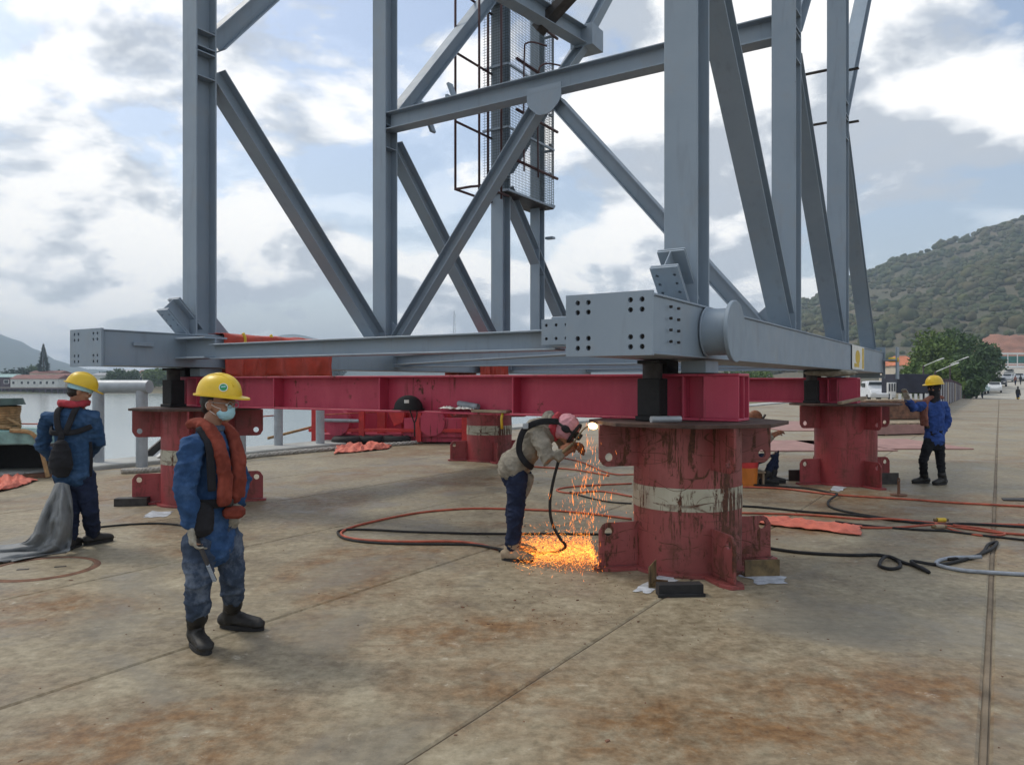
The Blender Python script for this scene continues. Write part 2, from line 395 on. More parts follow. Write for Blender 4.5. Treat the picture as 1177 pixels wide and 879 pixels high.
M['denim_shirt'] = denim('denim_shirt', (.032, .080, .19), (.085, .145, .265), .55)
M['denim_jean'] = denim('worn_jeans', (.052, .075, .120), (.19, .225, .28), .8)
M['navy'] = denim('navy_trousers', (.018, .026, .058), (.035, .045, .085), .4)
M['blue_shirt'] = denim('blue_work_shirt', (.032, .078, .165), (.07, .125, .225), .45)
M['blackjean'] = denim('black_jeans', (.012, .013, .017), (.03, .03, .036), .4)
M['royal'] = denim('royal_blue_shirt', (.030, .070, .25), (.055, .11, .31), .3)
M['beige'] = denim('beige_work_shirt', (.27, .245, .20), (.36, .33, .28), .4)
M['vest'] = denim('life_vest_fabric', (.235, .052, .034), (.29, .085, .06), .45)
M['vest_old'] = denim('faded_vest_fabric', (.24, .105, .08), (.30, .15, .12), .35)
M['skin'] = plain('skin', (.33, .17, .105), .55, .12, 12, .15, .002, 80)
M['hair'] = plain('black_hair', (.012, .010, .009), .55, .4, 30, .6, .004, 90)
M['helmet'] = plain('yellow_helmet_shell', (.68, .46, .02), .38, .10, 7, .04, .002, 40)
M['green'] = plain('green_emblem', (.02, .28, .10), .5, .1, 20)
M['white'] = plain('white_paint', (.72, .73, .72), .6, .08, 5)
M['mask'] = plain('blue_face_mask', (.36, .62, .72), .85, .08, 20)
M['boot'] = plain('black_boot_leather', (.012, .011, .010), .6, .4, 12, .35, .005, 30)
M['glove'] = plain('dirty_cotton_glove', (.30, .28, .23), .95, .35, 16, .6, .005, 70)
M['leather'] = plain('brown_leather_glove', (.20, .075, .035), .8, .35, 14, .4, .004, 50)
M['pink'] = plain('pink_hood_cloth', (.56, .27, .31), .9, .22, 16, .4, .005, 40)
M['scarf'] = plain('red_scarf', (.36, .035, .05), .9, .3, 14, .5, .006, 40)
M['orange_tarp'] = plain('orange_tarpaulin', (.40, .042, .022), .55, .25, 5, .5, .01, 14)
M['orange_cloth'] = plain('faded_orange_tarpaulin', (.58, .15, .10), .75, .25, 5, .5, .01, 18)
M['grey_tarp'] = plain('grey_tarpaulin', (.155, .165, .17), .6, .3, 5, .5, .01, 16)
M['hose_o'] = plain('orange_hose', (.40, .085, .045), .6, .3, 9)
M['hose_g'] = plain('grey_hose', (.26, .29, .33), .6, .3, 9)
M['yellow'] = plain('yellow_paint', (.62, .42, .03), .55, .2, 9)
M['orange_plastic'] = plain('orange_plastic', (.55, .17, .02), .5, .15, 6)
M['red_plastic'] = plain('bright_red_paint', (.50, .03, .03), .5, .2, 6)
M['teal'] = plain('teal_paint', (.17, .30, .28), .65, .35, 5)
M['dkgreen'] = plain('dark_green_paint', (.05, .085, .075), .6, .3, 7)
M['rope'] = plain('white_rope', (.42, .40, .36), .95, .3, 14, .6, .006, 60)
M['tan'] = plain('tan_rope', (.33, .21, .10), .95, .35, 12, .6, .006, 60)
M['timber'] = plain('weathered_timber', (.27, .21, .145), .9, .4, 6, .5, .005, 40)
M['spill'] = plain('pale_spill', (.40, .43, .47), .9, .35, 9, .4, .004, 60)
M['paper'] = plain('white_paper', (.72, .72, .68), .85, .08, 9)
M['glass'] = plain('dark_glass', (.03, .04, .045), .12, .2, 4, 0.0)
M['bark'] = plain('bark', (.11, .085, .06), .95, .35, 3, .7, .03, 9)
M['leaf_a'] = leafm('leaf_green', (.085, .145, .035), (.17, .24, .065))
M['leaf_b'] = leafm('leaf_dark', (.050, .095, .038), (.10, .16, .055))
M['leaf_c'] = leafm('leaf_blue_green', (.022, .045, .032), (.04, .075, .045))

# ================================================================== SETTING
def build_deck():
    M['jointfill'] = plain('dusty_joint_filler', (.165, .13, .09), .95, .35, 3, .5, .006, 40)
    deck = empty('pier_deck', W(0, 0), UA); tag(deck, kind='structure')
    # sub-base one sheet under the slabs so that the joints have a floor
    MB().box((20, -12, -.511), (120, 50, 1.0)).build('deck_base', M['jointfill'], deck)
    joints = [-36.5] + [-26.6 + 4.06*i for i in range(6)] + [-2.28, -.21, 1.82, 3.87, 5.9, 7.95, 10.0, 11.55]
    for a, b in zip(joints[:-1], joints[1:]):
        g = .005 if b < 11 else .01
        off = .03 if abs(a + 2.28) < .01 else 0
        m = MB()
        # slab top with slightly eased edges, strip runs along the pier
        x0, x1, y0, y1 = -40.0, 80.0, a + g + off, b - g
        e = .014
        vs_ = [(x0, y0, -.03), (x1, y0, -.03), (x1, y1, -.03), (x0, y1, -.03), (x0, y0, -.008), (x1, y0, -.008), (x1, y1, -.008), (x0, y1, -.008),
               (x0, y0+e, 0), (x1, y0+e, 0), (x1, y1-e, 0), (x0, y1-e, 0)]
        fs = [(0,1,5,4),(1,2,6,5),(2,3,7,6),(3,0,4,7),(4,5,9,8),(5,6,10,9),(6,7,11,10),(7,4,8,11),(8,9,10,11)]
        m.add(vs_, fs); m.build('concrete_slab', M['concrete'], deck)
    MB().box((20, -2.28 + .016, -.010), (120, .022, .012)).build('joint_strip', M['jointfill'], deck)
    # low pale kerb along the water
    k = empty('quay_kerb', W(0, 11.56), UA); tag(k, kind='structure')
    for i in range(-6, 14):
        MB().box((i*5 + 2.5, .55, -.4), (4.97, 1.08, .96 + .012*(i % 3))).build('kerb_block', M['kerb'], k, bevel=.02)
    MB().box((20, .62, -2.2), (120, 1.0, 3.2)).build('quay_wall', M['kerb'], k)
build_deck()

def zroad(d):
    if d < 60: return 0.0
    if d < 82: return -.55 * (d - 60) / 22
    return -.55 + (d - 82)**1.28 * .011
def grid_mesh(name, fx, nu, nv, mat, smooth=True, parent=None):
    vs_ = [fx(i / nu, j / nv) for j in range(nv + 1) for i in range(nu + 1)]
    fs = [(j*(nu+1)+i, j*(nu+1)+i+1, (j+1)*(nu+1)+i+1, (j+1)*(nu+1)+i) for j in range(nv) for i in range(nu)]
    return MB().add(vs_, fs).build(name, mat, parent, smooth)
# the yard road that goes on inland from the pier
M['road'] = plain('yard_concrete', (.36, .34, .29), .85, .22, .35, .3, .01, 12)
def froad(u, v):
    d = 76 + 190 * v; w = -34 + 37.5 * u
    p = W(d - 6, w); return (p.x, p.y, zroad(p.y * 1.0) + .012 - (.3 if v == 0 else 0))
tag(grid_mesh('road', froad, 10, 60, M['road']), kind='structure')

# water to the far shore
wm = MB(); wm.add([(-4200, -300, -2.3), (900, -300, -2.3), (900, 3800, -2.3), (-4200, 3800, -2.3)], [(0, 1, 2, 3)])
tag(wm.build('water', M['water']), kind='structure')

# land: one heightfield in polar steps, flat bank first, then the hills
def interp(x, tab):
    if x <= tab[0][0]: return tab[0][1]
    for (a, ya), (b, yb) in zip(tab[:-1], tab[1:]):
        if x <= b: 
            t = (x - a) / (b - a); t = t*t*(3 - 2*t); return ya + (yb - ya) * t
    return tab[-1][1]
SHORE = [(-900, 420), (-300, 300), (0, 268), (250, 280), (450, 262), (620, 200), (760, 140), (850, 104), (920, 80), (960, 66), (1000, 58), (1400, 50)]
def land_z(px, d):
    s = interp(px, SHORE)
    if d < s: return -3.2
    z = min(1.0, (d - s) / 12.0) * 3.0 - 3.0
    return z
k = NT('land_soil'); p_ = k.pos()
M['land'] = k.fin(k.ramp(k.noise(p_, .06, 7, .65), (.35, (.085, .10, .045)), (.52, (.17, .145, .09)), (.68, (.24, .17, .115))), .95, 0, k.bump(k.noise(p_, .8, 5), .5, .3))
def fland(u, v):
    px = -700 + 2100 * u; s = interp(px, SHORE)
    d = s - 3 + (v**2.2) * (1500 - s)
    x = (px - CX) / F * d
    z = -3.2 + min(1.0, max(0, (d - s + 3)) / 9.0) * 3.0
    z += fb((x*.02, d*.02, 0), 1, 3) * .4 * min(1, v*4)
    if px > 1040: z = min(z, zroad(d) - .35) if d < 270 else z
    return (x, d, z)
tag(grid_mesh('land', fland, 70, 46, M['land']), kind='structure')

k = NT('far_hill_forest'); p_ = k.pos()
M['hillfar'] = k.fin(k.ramp(k.noise(p_, .006, 8, .7), (.35, (.022, .040, .028)), (.65, (.05, .075, .045))), 1.0, 0, k.bump(k.noise(p_, .03, 6, .7), .8, 8))
k = NT('hillside_soil'); p_ = k.pos()
sc_ = k.ramp(k.noise(p_, .012, 6, .65), (.46, (.085, .088, .050)), (.60, (.19, .145, .098)))
M['hillnear'] = k.fin(k.mix(.45, sc_, k.ramp(k.noise(p_, .12, 6, .7), (.35, (.05, .058, .034)), (.7, (.15, .13, .08)))), 1.0, 0, k.bump(k.noise(p_, .3, 6, .7), .8, 2))
FARSKY = [(-700, 384), (-300, 378), (-60, 381), (0, 386), (22, 394), (45, 405), (70, 417), (100, 425), (160, 427), (230, 405), (265, 388), (300, 391), (335, 386), (390, 396), (430, 402), (520, 410), (640, 414), (760, 412), (860, 400), (1000, 390), (1300, 380)]
def fhill(u, v):
    px = -700 + 2000 * u
    d = 1350 + 2100 * v; crest = 2500.0
    ch = (440 - interp(px, FARSKY)) / F * crest
    e = math.sin(min(1, max(0, (d - 1350) / (crest - 1350))) * math.pi / 2) if d <= crest else max(0, 1 - (d - crest) / 950) ** .8
    x = (px - CX) / F * d
    n = fb((x*.0028, d*.0028, 3), 1, 5)
    return (x, d, -4 + (ch + 4) * (e ** 1.25) + n * 16 * e * (0.35 + .65 * abs(1 - e)) )
tag(grid_mesh('far_hills', fhill, 160, 30, M['hillfar']), kind='structure')
NEARSKY = [(780, 428), (850, 392), (900, 352), (925, 342), (1000, 309), (1050, 291), (1100, 274), (1150, 257), (1177, 248), (1260, 218), (1400, 190), (1700, 180)]
def hillpt(px, d, smooth_=False):
    crest = 720.0; base = 265.0
    ch = (440 - interp(px, NEARSKY)) / F * crest
    q = (d - base) / (crest - base)
    e = max(0, q) ** 1.12 if q <= 1 else max(0, 1 - (d - crest) / 420)
    x = (px - CX) / F * d
    n = fb((x*.009, d*.009, 1), 1, 5)
    return Vector((x, d, -1 + ch * e + n * 9 * min(1, max(0, q)*2) * (1 if q < .85 else .35)))
def fnear(u, v):
    return tuple(hillpt(770 + 930*u, 262 + 860*v))
tag(grid_mesh('hillside', fnear, 90, 50, M['hillnear']), kind='structure')
# woodland on the hillside: reads as one mass
def hill_wood():
    bm = bmesh.new(); bmesh.ops.create_icosphere(bm, subdivisions=2, radius=1.0)
    base = np.array([v.co[:] for v in bm.verts]); fc = np.array([[v.index for v in f.verts] for f in bm.faces]); bm.free()
    rng = np.random.RandomState(3); VV = []; FF = []; o = 0; tint = []
    for i in range(5200):
        px = rng.uniform(860, 1290); q = rng.rand() ** .75; d = 300 + 425 * q
        p = hillpt(px, d)
        if fb((p.x*.014, p.y*.014, 8), 1, 3) < -.16 and rng.rand() < .8: continue
        if px > 1116 and d < 350 and rng.rand() < .93: continue
        r = rng.uniform(1.1, 2.7) * (1.0 if rng.rand() < .9 else 1.6)
        sp = base * np.array([rng.uniform(.85, 1.2), rng.uniform(.85, 1.2), rng.uniform(.6, 1.05)])
        ph = rng.uniform(0, 6.28, 3); amp = 1 + .20*np.sin(base[:, 0]*4 + ph[0]) * np.cos(base[:, 1]*5 + ph[1]) + .14*np.sin(base[:, 2]*9 + ph[2] + base[:, 0]*7) + rng.normal(0, .10, len(base))
        vv = sp * amp[:, None] * r + np.array([p.x, p.y, p.z + r*.35]); VV.append(vv); FF.append(fc + o); o += len(base)
        tint += [rng.rand()] * len(base)
    V_ = np.concatenate(VV); F_ = np.concatenate(FF)
    me = bpy.data.meshes.new('hillside_woodland'); me.from_pydata(V_.tolist(), [], F_.tolist()); me.update()
    at_ = me.attributes.new('tint', 'FLOAT', 'POINT'); at_.data.foreach_set('value', tint)
    k = NT('woodland_leaves'); a = k.N.new('ShaderNodeAttribute'); a.attribute_name = 'tint'
    c = k.ramp(a.outputs['Fac'], (0, (.045, .070, .034)), (.40, (.064, .090, .042)), (.66, (.090, .100, .052)), (.86, (.13, .110, .068)), (1, (.13, .15, .055)))
    c = k.mix(.5, c, k.ramp(k.noise(k.pos(), .9, 6, .75), (.3, (.028, .040, .022)), (.7, (.14, .145, .08))))
    c = k.mix(k.ramp(k.noise(k.pos(), .016, 5, .65), (.48, 0.0), (.64, .5)), c, (.14, .11, .07))
    o_ = link('hillside_woodland', me, k.fin(c, 1.0, 0, k.bump(k.noise(k.pos(), 1.6, 5, .7), .6, .6), .05), None, True)
    tag(o_, 'dry dark green woodland covering the steep hillside behind the pier', 'woodland', kind='stuff')
hill_wood()
# red earth cutting at the hill's foot
def fcut(u, v):
    px = 1112 + 230*u; d = 292 + 62*v; p = hillpt(px, d)
    e = min(u*4, v*3.5, (1 - v)*3.5, 1.0) + .55*fb((u*7, v*3, 2), 1, 4) - .1
    return (p.x, d, p.z + (1.3 + .8*fb((u*16, v*6, 5), 1, 3) if e > .25 else -6 + 20*max(e, 0)))
M['redearth'] = plain('red_earth', (.26, .12, .075), .95, .35, .09, .6, .5, .5)
tag(grid_mesh('earth_cutting', fcut, 90, 24, M['redearth']), kind='structure')

# ------------------------------------------------------------------ trees
def leaf_cloud(blobs, n, size, mat, name, parent, seed, squash=.8):
    rng = np.random.RandomState(seed); VV = []; FF = []; o = 0
    w = np.array([b[3]**2 for b in blobs]); w = w / w.sum()
    for i in range(n):
        b = blobs[rng.choice(len(blobs), p=w)]
        dv = rng.normal(0, 1, 3); dv /= np.linalg.norm(dv); rr = b[3] * (rng.rand() ** .38) * rng.uniform(.82, 1.1)
        c = np.array(b[:3]) + dv * rr * np.array([1, 1, squash])
        s = size * rng.uniform(.5, 1.25)
        a = rng.normal(0, 1, 3); a /= np.linalg.norm(a); q = np.cross(a, rng.normal(0, 1, 3)); q /= np.linalg.norm(q); e = np.cross(a, q)
        VV += [c - q*s - a*s*.15, c - e*s*.62 + a*s*.1, c + q*s - a*s*.15, c + e*s*.62 + a*s*.1]; FF.append((o, o+1, o+2, o+3)); o += 4
    me = bpy.data.meshes.new(name); me.from_pydata([tuple(v) for v in VV], [], FF); me.update()
    return link(name, me, mat, parent)
def tree(base, h, w, mat, label, seed, leaves=2600, size=.32, name='leafy_tree', group=None, trunk=.3, low=.22):
    rng = random.Random(seed); t = empty(name, base); tag(t, label, 'tree', group)
    m = MB(); top = Vector((rng.uniform(-.3, .3), rng.uniform(-.3, .3), h*.55))
    m.tube([(0, 0, -.3), (0, 0, h*.12), top*.6, top], [h*.035, h*.028, h*.02, h*.012], 8)
    blobs = []
    nb = 13
    for i in range(nb):
        q = 2*math.pi*i/nb*2.4 + rng.uniform(-.4, .4); zf = low + (1 - low - .12) * ((i + .5)/nb) + rng.uniform(-.05, .05)
        prof = math.sin(min(1, max(.12, (zf - low + .12)/(1 - low + .1))) * math.pi) ** .6
        rr = w*.30*prof*rng.uniform(.5, 1.0)
        c = Vector((math.cos(q)*rr, math.sin(q)*rr, h*zf)); blobs.append((*c, w*rng.uniform(.17, .27)))
        m.tube([top*rng.uniform(.35, .9), (top*.5 + c)*.55, c], [h*.012, h*.008, h*.003], 5)
    m.build('trunk', M['bark'], t, True)
    leaf_cloud(blobs, leaves, size, mat, 'crown', t, seed); return t
def gz(px, d): return zroad(d) - .3 if px > 1040 else -.2
specs = [(1072, 104, 8.6, 8.4, 'leaf_a', 'broad rounded pale green tree, tallest of the clump beside the yard fence'),
         (1098, 116, 9.4, 8.0, 'leaf_b', 'tall olive green tree whose crown overlaps the tallest tree by the fence'),
         (1130, 122, 7.6, 7.0, 'leaf_b', 'dark tree at the end of the clump, beside the pedestrian bridge'),
         (1078, 80, 4.6, 5.0, 'leaf_a', 'low bright green tree leaning over the yard fence'),
         (1108, 92, 5.4, 6.0, 'leaf_b', 'dense dark green bush tree behind the far end of the fence'),
         (1052, 94, 4.4, 6.0, 'leaf_a', 'low light green tree next to the orange roofed house'),
         (846, 150, 3.9, 9.0, 'leaf_b', 'low dark tree glimpsed under the grey girder, nearest the trunnion pipe'),
         (872, 140, 3.6, 8.0, 'leaf_a', 'low green tree glimpsed under the grey girder beside the timber packing')]
for i, (px, d, h, w, mt, lb) in enumerate(specs):
    tree(Vector(((px - CX)/F*d, d, gz(px, d))), h, w, M[mt], lb, 40 + i, 3600 if i < 5 else 1800, .30, group='trees on the land behind the yard')
far_specs = [(22, 300, 7, 13, 'leaf_c', 'rounded dark tree on the far shore behind the teal roof'),
             (36, 310, 8, 12, 'leaf_b', 'rounded dark tree on the far shore above the long white building'),
             (66, 305, 6.2, 8, 'leaf_c', 'small dark tree on the far shore to the side of the tall conifer'),
             (122, 300, 5.5, 9, 'leaf_c', 'low tree on the far shore behind the pipe rail'),
             (134, 292, 6.4, 11, 'leaf_b', 'green tree on the far shore just behind the galvanised pipe rail'),
             (150, 296, 5.6, 10, 'leaf_b', 'low green tree on the far shore above the end of the pipe rail'),
             (178, 288, 6.8, 11, 'leaf_a', 'largest bright green tree on the far shore below the grey girder'),
             (196, 292, 6.2, 10, 'leaf_b', 'green tree on the far shore next to the denim worker helmet'),
             (382, 560, 31, 26, 'leaf_c', 'big lone tree whose crown rises above the grey front beam')]
for i, (px, d, h, w, mt, lb) in enumerate(far_specs):
    tree(Vector(((px - CX)/F*d, d, 0.0)), h, w, M[mt], lb, 70 + i, 1500, .55 if d < 400 else 1.6, group='trees on the far shore')
def conifer():
    d = 300; t = empty('conifer_tree', Vector(((50 - CX)/F*d, d, 0))); tag(t, 'tall tiered dark conifer standing alone above the far shore houses', 'tree')
    m = MB(); h = 17.2; m.cyl((0, 0, -.3), (0, 0, h), .28, .03, 8); m.build('trunk', M['bark'], t, True)
    rng = random.Random(5); lv = MB()
    nt_ = 30
    for i in range(nt_):
        z = 2.6 + (h - 3.0) * i / nt_; q = i / nt_
        rad = (2.3 * math.sin(min(1, .35 + q*.9) * math.pi * .75 + .2) if q < .35 else 2.35 * (1 - (q - .3)/.72)) * rng.uniform(.85, 1.1) + .15
        nbr = 13
        for b in range(nbr):
            a = 2*math.pi*b/nbr + rng.uniform(-.2, .2) + i; e = Vector((math.cos(a), math.sin(a), 0)); s = Vector((-math.sin(a), math.cos(a), 0))
            l = rad * rng.uniform(.75, 1.1)
            p = [Vector((0, 0, z)), Vector((0, 0, z - .08)) + e*l*.5, Vector((0, 0, z + .28)) + e*l]
            lv.add([p[0] - s*.06, p[0] + s*.06, p[1] + s*.26, p[1] - s*.26, p[2] + s*.05, p[2] - s*.05], [(0, 1, 2, 3), (3, 2, 4, 5)])
            lv.add([p[1] + Vector((0, 0, -.3)), p[1] + Vector((0, 0, .25)), p[2] + Vector((0, 0, .1)), p[2] + Vector((0, 0, -.15))], [(0, 1, 2, 3)])
    lv.build('crown', M['leaf_c'], t, fix=False)
conifer()

# ------------------------------------------------------------------ buildings on the far shore
M['wallw'] = plain('white_render', (.62, .64, .62), .9, .12, .6); M['wallc'] = plain('cream_render', (.52, .47, .38), .9, .15, .6)
M['roofr'] = plain('red_brown_roof', (.20, .085, .07), .85, .25, .8); M['roofo'] = plain('orange_roof_tiles', (.50, .17, .085), .85, .2, 1.0)
M['roofg'] = plain('grey_sheet_roof', (.30, .31, .33), .7, .2, .8); M['roofteal'] = plain('teal_sheet_roof', (.22, .36, .36), .7, .2, .8)
M['walld'] = plain('dark_timber_wall', (.075, .05, .065), .9, .3, .8)
def house(px0, px1, d, h, depth, wall, roof, label, nwin=0, rise=1.4, name='house', z0=0.0, hip=False, door=True):
    x0, x1 = (px0 - CX)/F*d, (px1 - CX)/F*d; w = x1 - x0
    t = empty(name, ((x0+x1)/2, d, z0)); tag(t, label, 'building')
    MB().box((0, depth/2, h/2 - .5), (w, depth, h + 1.0)).build('wall', M[wall], t)
    o = .35; m = MB(); rz = h + .02
    rx = w*.32 if hip else 0
    vs_ = [(-w/2-o, -o, rz), (w/2+o, -o, rz), (w/2+o, depth+o, rz), (-w/2-o, depth+o, rz), (-w/2-o+rx, depth/2, rz+rise), (w/2+o-rx, depth/2, rz+rise)]
    m.add(vs_, [(0, 1, 5, 4), (2, 3, 4, 5), (1, 2, 5), (3, 0, 4), (3, 2, 1, 0)]); m.build('roof', M[roof], t)
    for i in range(nwin):
        cx_ = -w/2 + w*(i + .5 + (.35 if i else 0)) / (nwin + .5); wn = MB(); wn.box((cx_, -.03, h*.52), (w/nwin*.42, .12, h*.40)); f = wn.build('window', M['white'], t)
        MB().box((cx_, -.07, h*.52), (w/nwin*.34, .1, h*.33)).build('pane', M['glass'], f)
    return t
house(12, 66, 285, 2.9, 9, 'wallw', 'roofr', 'long low white building with red brown roof on the far shore', 7, 1.6)
house(34, 68, 296, 5.2, 8, 'wallc', 'roofr', 'cream house with red brown roof rising behind the long white building', 3, 1.0)
house(-14, 15, 288, 3.6, 8, 'walld', 'roofteal', 'dark waterside shed with teal roof at the edge of the view', 2, 1.2)
house(64, 76, 290, 4.2, 8, 'wallc', 'roofr', 'narrow cream house beside the worker seen from behind', 1, .8)
house(106, 122, 292, 4.4, 9, 'wallw', 'roofg', 'small white house with grey roof behind the pipe rail', 2, .9)
house(126, 149, 312, 6.0, 9, 'wallw', 'roofg', 'pale two storey house on the far shore among the trees', 4, .9)
house(158, 186, 318, 5.6, 9, 'wallc', 'roofr', 'cream house half hidden by the bright green far shore tree', 3, 1.2)
def jetty():
    d = 270; x0, x1 = (-30 - CX)/F*d, (84 - CX)/F*d; t = empty('timber_jetty', (x0, d, -2.3)); tag(t, 'dark timber jetty on stilts in front of the white far shore building', 'jetty')
    MB().box(((x1-x0)/2, 2, 1.75), (x1-x0, 4, .5)).build('jetty_deck', M['walld'], t)
    n = 16
    for i in range(n):
        MB().cyl(((x1-x0)*(i+.5)/n, .3, -1), ((x1-x0)*(i+.5)/n, .3, 1.6), .24, None, 8).build('pile', M['walld'], t)
    MB().box(((x1-x0)/2, 3.2, .9), (x1-x0, .2, 1.4)).build('skirt_board', M['walld'], t)
jetty()
# orange roofed house and the footbridge by the road
house(1033, 1060, 150, 5.4, 8, 'wallc', 'roofo', 'house with an orange hipped tile roof behind the fence trees', 2, 2.0, z0=-.5, hip=True)
def footbridge():
    d = 168; p = Vector(((1143 - CX)/F*d, d, 0)); t = empty('footbridge', p, R(-4)); tag(t, 'white footbridge with green glazed sides crossing the road ahead', 'bridge')
    ln = 22; z0 = 5.0
    MB().box((ln/2, 0, z0), (ln, 3.0, .55)).build('bridge_deck', M['white'], t)
    MB().box((ln/2, 0, z0 + 2.9), (ln, 3.2, .28)).build('bridge_roof', M['white'], t)
    gm = plain('green_glass', (.03, .15, .13), .25, .2, 1)
    for i in range(11):
        MB().box((1 + i*2.0, -1.42, z0 + 1.55), (1.78, .06, 1.5)).build('pane', gm, t)
        MB().box((i*2.0, -1.46, z0 + 1.5), (.16, .16, 2.6)).build('post', M['white'], t)
    MB().box((ln/2, -1.45, z0 + .62), (ln, .1, .16)).build('lower_rail', M['white'], t)
    for x in (.6, ln - 1): MB().box((x, 0, 2.2), (.7, 1.2, 5.2)).build('pier_leg', M['kerb'], t)
footbridge()
def mast():
    d = 900; x = (522 - CX)/F*d; t = empty('lattice_mast', (x, d, 0)); tag(t, 'thin pale lattice telecom mast far behind the grey tower', 'mast')
    h = 86; m = MB()
    cs = lambda z: [Vector((math.cos(a), math.sin(a), 0)) * (2.6*(1 - z/h) + .7) + Vector((0, 0, z)) for a in (0, 2.09, 4.19)]
    for a in range(3): m.tube([cs(0)[a], cs(h)[a]], .16, 5)
    for i in range(18):
        c0, c1 = cs(h*i/18), cs(h*(i+1)/18)
        for a in range(3): m.tube([c0[a], c1[(a+1) % 3]], .09, 4)
    m.build('lattice_frame', M['galv'], t)
    for i in range(3): MB().box((1.1, 0, h - 6 - i*8), (.8, .8, 3)).build('antenna', M['white'], t)
mast()

# ================================================================== GREY STEEL TOWER (local axes: x along the pier, y across, z up)
SB = 3.73                                               # bay length
tower = empty('steel_tower', A0, UA); tag(tower, 'tall grey painted steel tower frame laid on red support pillars', 'steel tower')
ZB, ZT, TL = 1.80, 2.23, 6.87
def part(mb, name, mat='grey', parent=None, bevel=.004, smooth=False): return mb.build(name, M[mat], tower if parent is None else parent, smooth, bevel)
HOLES = [(x, z, .019) for x in (-.262, -.175, .155, .242) for z in (-.165, -.095, .095, .165)]
def girder(y0, y1, inner):
    yc = (y0 + y1) / 2; w = y1 - y0
    g = MB().box((4.85, yc, (ZB+ZT)/2), (12.66, w - .03, ZT - ZB - .03)); g = part(g, 'girder')
    for z in (ZB + .0075, ZT - .0075): part(MB().box((4.85, yc, z), (12.68, w, .016)), 'girder_flange', parent=g, bevel=.003)
    e = MB().plate([(-w/2-.02, -.225), (w/2+.02, -.225), (w/2+.02, .225), (-w/2-.02, .225)], HOLES, .028, (-1.515, yc, (ZB+ZT)/2), (0, 1, 0), (0, 0, 1))
    e = part(e, 'end_plate', bevel=0)
    part(MB().box((-1.49, yc, (ZB+ZT)/2), (.008, w - .05, .36)), 'hole_shade', 'darksteel', e, bevel=0)  # dark sheet standing in for the shade inside the drilled holes
    return g
gr = girder(-.28, .36, 1); gl = girder(6.58, 7.23, -1)
part(MB().box((-1.0, 6.567, 2.07), (.26, .022, .05)), 'lug', parent=gl)
# far end plates, proud of the girders
for yc in (.04, 6.905):
    e = MB().plate([(-.34, -.34), (.34, -.34), (.34, .31), (-.34, .31)], [(x, z, .02) for x in (-.26, .26) for z in (-.26, -.1, .1, .24)], .03, (11.22, yc, 2.03), (0, 1, 0), (0, 0, 1))
    part(e, 'end_plate', bevel=0)
part(MB().box((11.2, -.42, 2.06), (.5, .26, .03)), 'end_bracket'); part(MB().box((11.2, -.53, 2.0), (.4, .03, .66)), 'end_bracket')
part(MB().cyl((11.05, -.57, 2.07), (11.05, -.38, 2.07), .05, None, 10), 'clamp', 'yellow')
# bolt heads on the side of the near girder
for i in range(4):
    for j in range(2): part(MB().cyl((-1.15 + .16*j, -.30, 1.90 + .085*i), (-1.15 + .16*j, -.279, 1.90 + .085*i), .011, None, 6), 'bolt', 'darksteel', gr, bevel=0)
# lifting trunnion on the near girder
m = MB(); n = 40
ring = lambda y, r: [(-.29 + r*math.cos(2*math.pi*k/n), y, 2.015 + r*math.sin(2*math.pi*k/n)) for k in range(n)]
tr = MB().cyl((-.29, -.27, 2.015), (-.29, -.49, 2.015), .192, None, 48); tr = part(tr, 'trunnion', smooth=35, bevel=0)
dk = MB().cyl((-.29, -.487, 2.015), (-.29, -.522, 2.015), .252, None, 56); part(dk, 'trunnion_disc', parent=tr, smooth=35, bevel=.005)
part(MB().cyl((-.29, -.277, 2.015), (-.29, -.292, 2.015), .208, None, 48), 'trunnion_weld', parent=tr, smooth=35, bevel=.006)
# notice taped to the girder
nt_ = part(MB().box((7.7, -.286, 2.02), (1.3, .004, .40)), 'notice', 'paper', bevel=0)
part(MB().box((8.2, -.289, 2.02), (.2, .003, .36)), 'notice_stripe', 'yellow', nt_, bevel=0)
part(MB().ell((7.62, -.289, 2.03), Vector((.26, 0, 0)), Vector((0, .0022, 0)), Vector((0, 0, .12))), 'notice_mark', 'yellow', nt_, bevel=0)
part(MB().box((7.5, -.289, 1.89), (.5, .003, .06)), 'notice_mark', 'yellow', nt_, bevel=0)

# columns: flanges square to the pier axis
def column(s, t, h=.32, b=.30, top=13.0, nodes=(6.0,), z0=ZT):
    c = part(MB().ibeam((s, t, z0), (s, t, top), (1, 0, 0), h, b, .014, .022), 'column')
    for zn in nodes:
        for dz in (-.28, 0.05, .12, .34):
            for sd in (-1, 1):
                part(MB().box((s, t + sd*(b/4 + .004), zn + dz), (h - .046, b/2 - .012, .014)), 'stiffener', parent=c, bevel=0)
    part(MB().box((s, t, z0 + .012), (h + .06, b + .06, .024)), 'foot_plate', parent=c)
    return c
for t in (0.0, TL):
    for i in range(3): column(i*SB, t)
column(9.03, TL, .25, .25, nodes=())
# face braces, N pattern, web in the plane of the face
def brace(p0, p1, web, h=.26, b=.26, name='brace'):
    return part(MB().ibeam(p0, p1, web, h, b, .012, .018), name, bevel=.003)
for t in (0.0, TL):
    for i in range(3):
        s0, s1 = i*SB, (i + 1)*SB
        brace((s0 + .22, t, 5.85), (s1 - .10, t, ZT + .02), (1, 0, .6))
        if i < 3: brace((s0 + .22, t, 6.30), (s1 - .1, t, 10.2), (1, 0, -.6))
    for i in range(3): 
        # small foot gussets
        part(MB().plate([(0, 0), (.34, 0), (0, .34)], [], .016, (i*SB + .16, t, ZT + .024), (1, 0, 0), (0, 0, 1)), 'gusset', bevel=0)
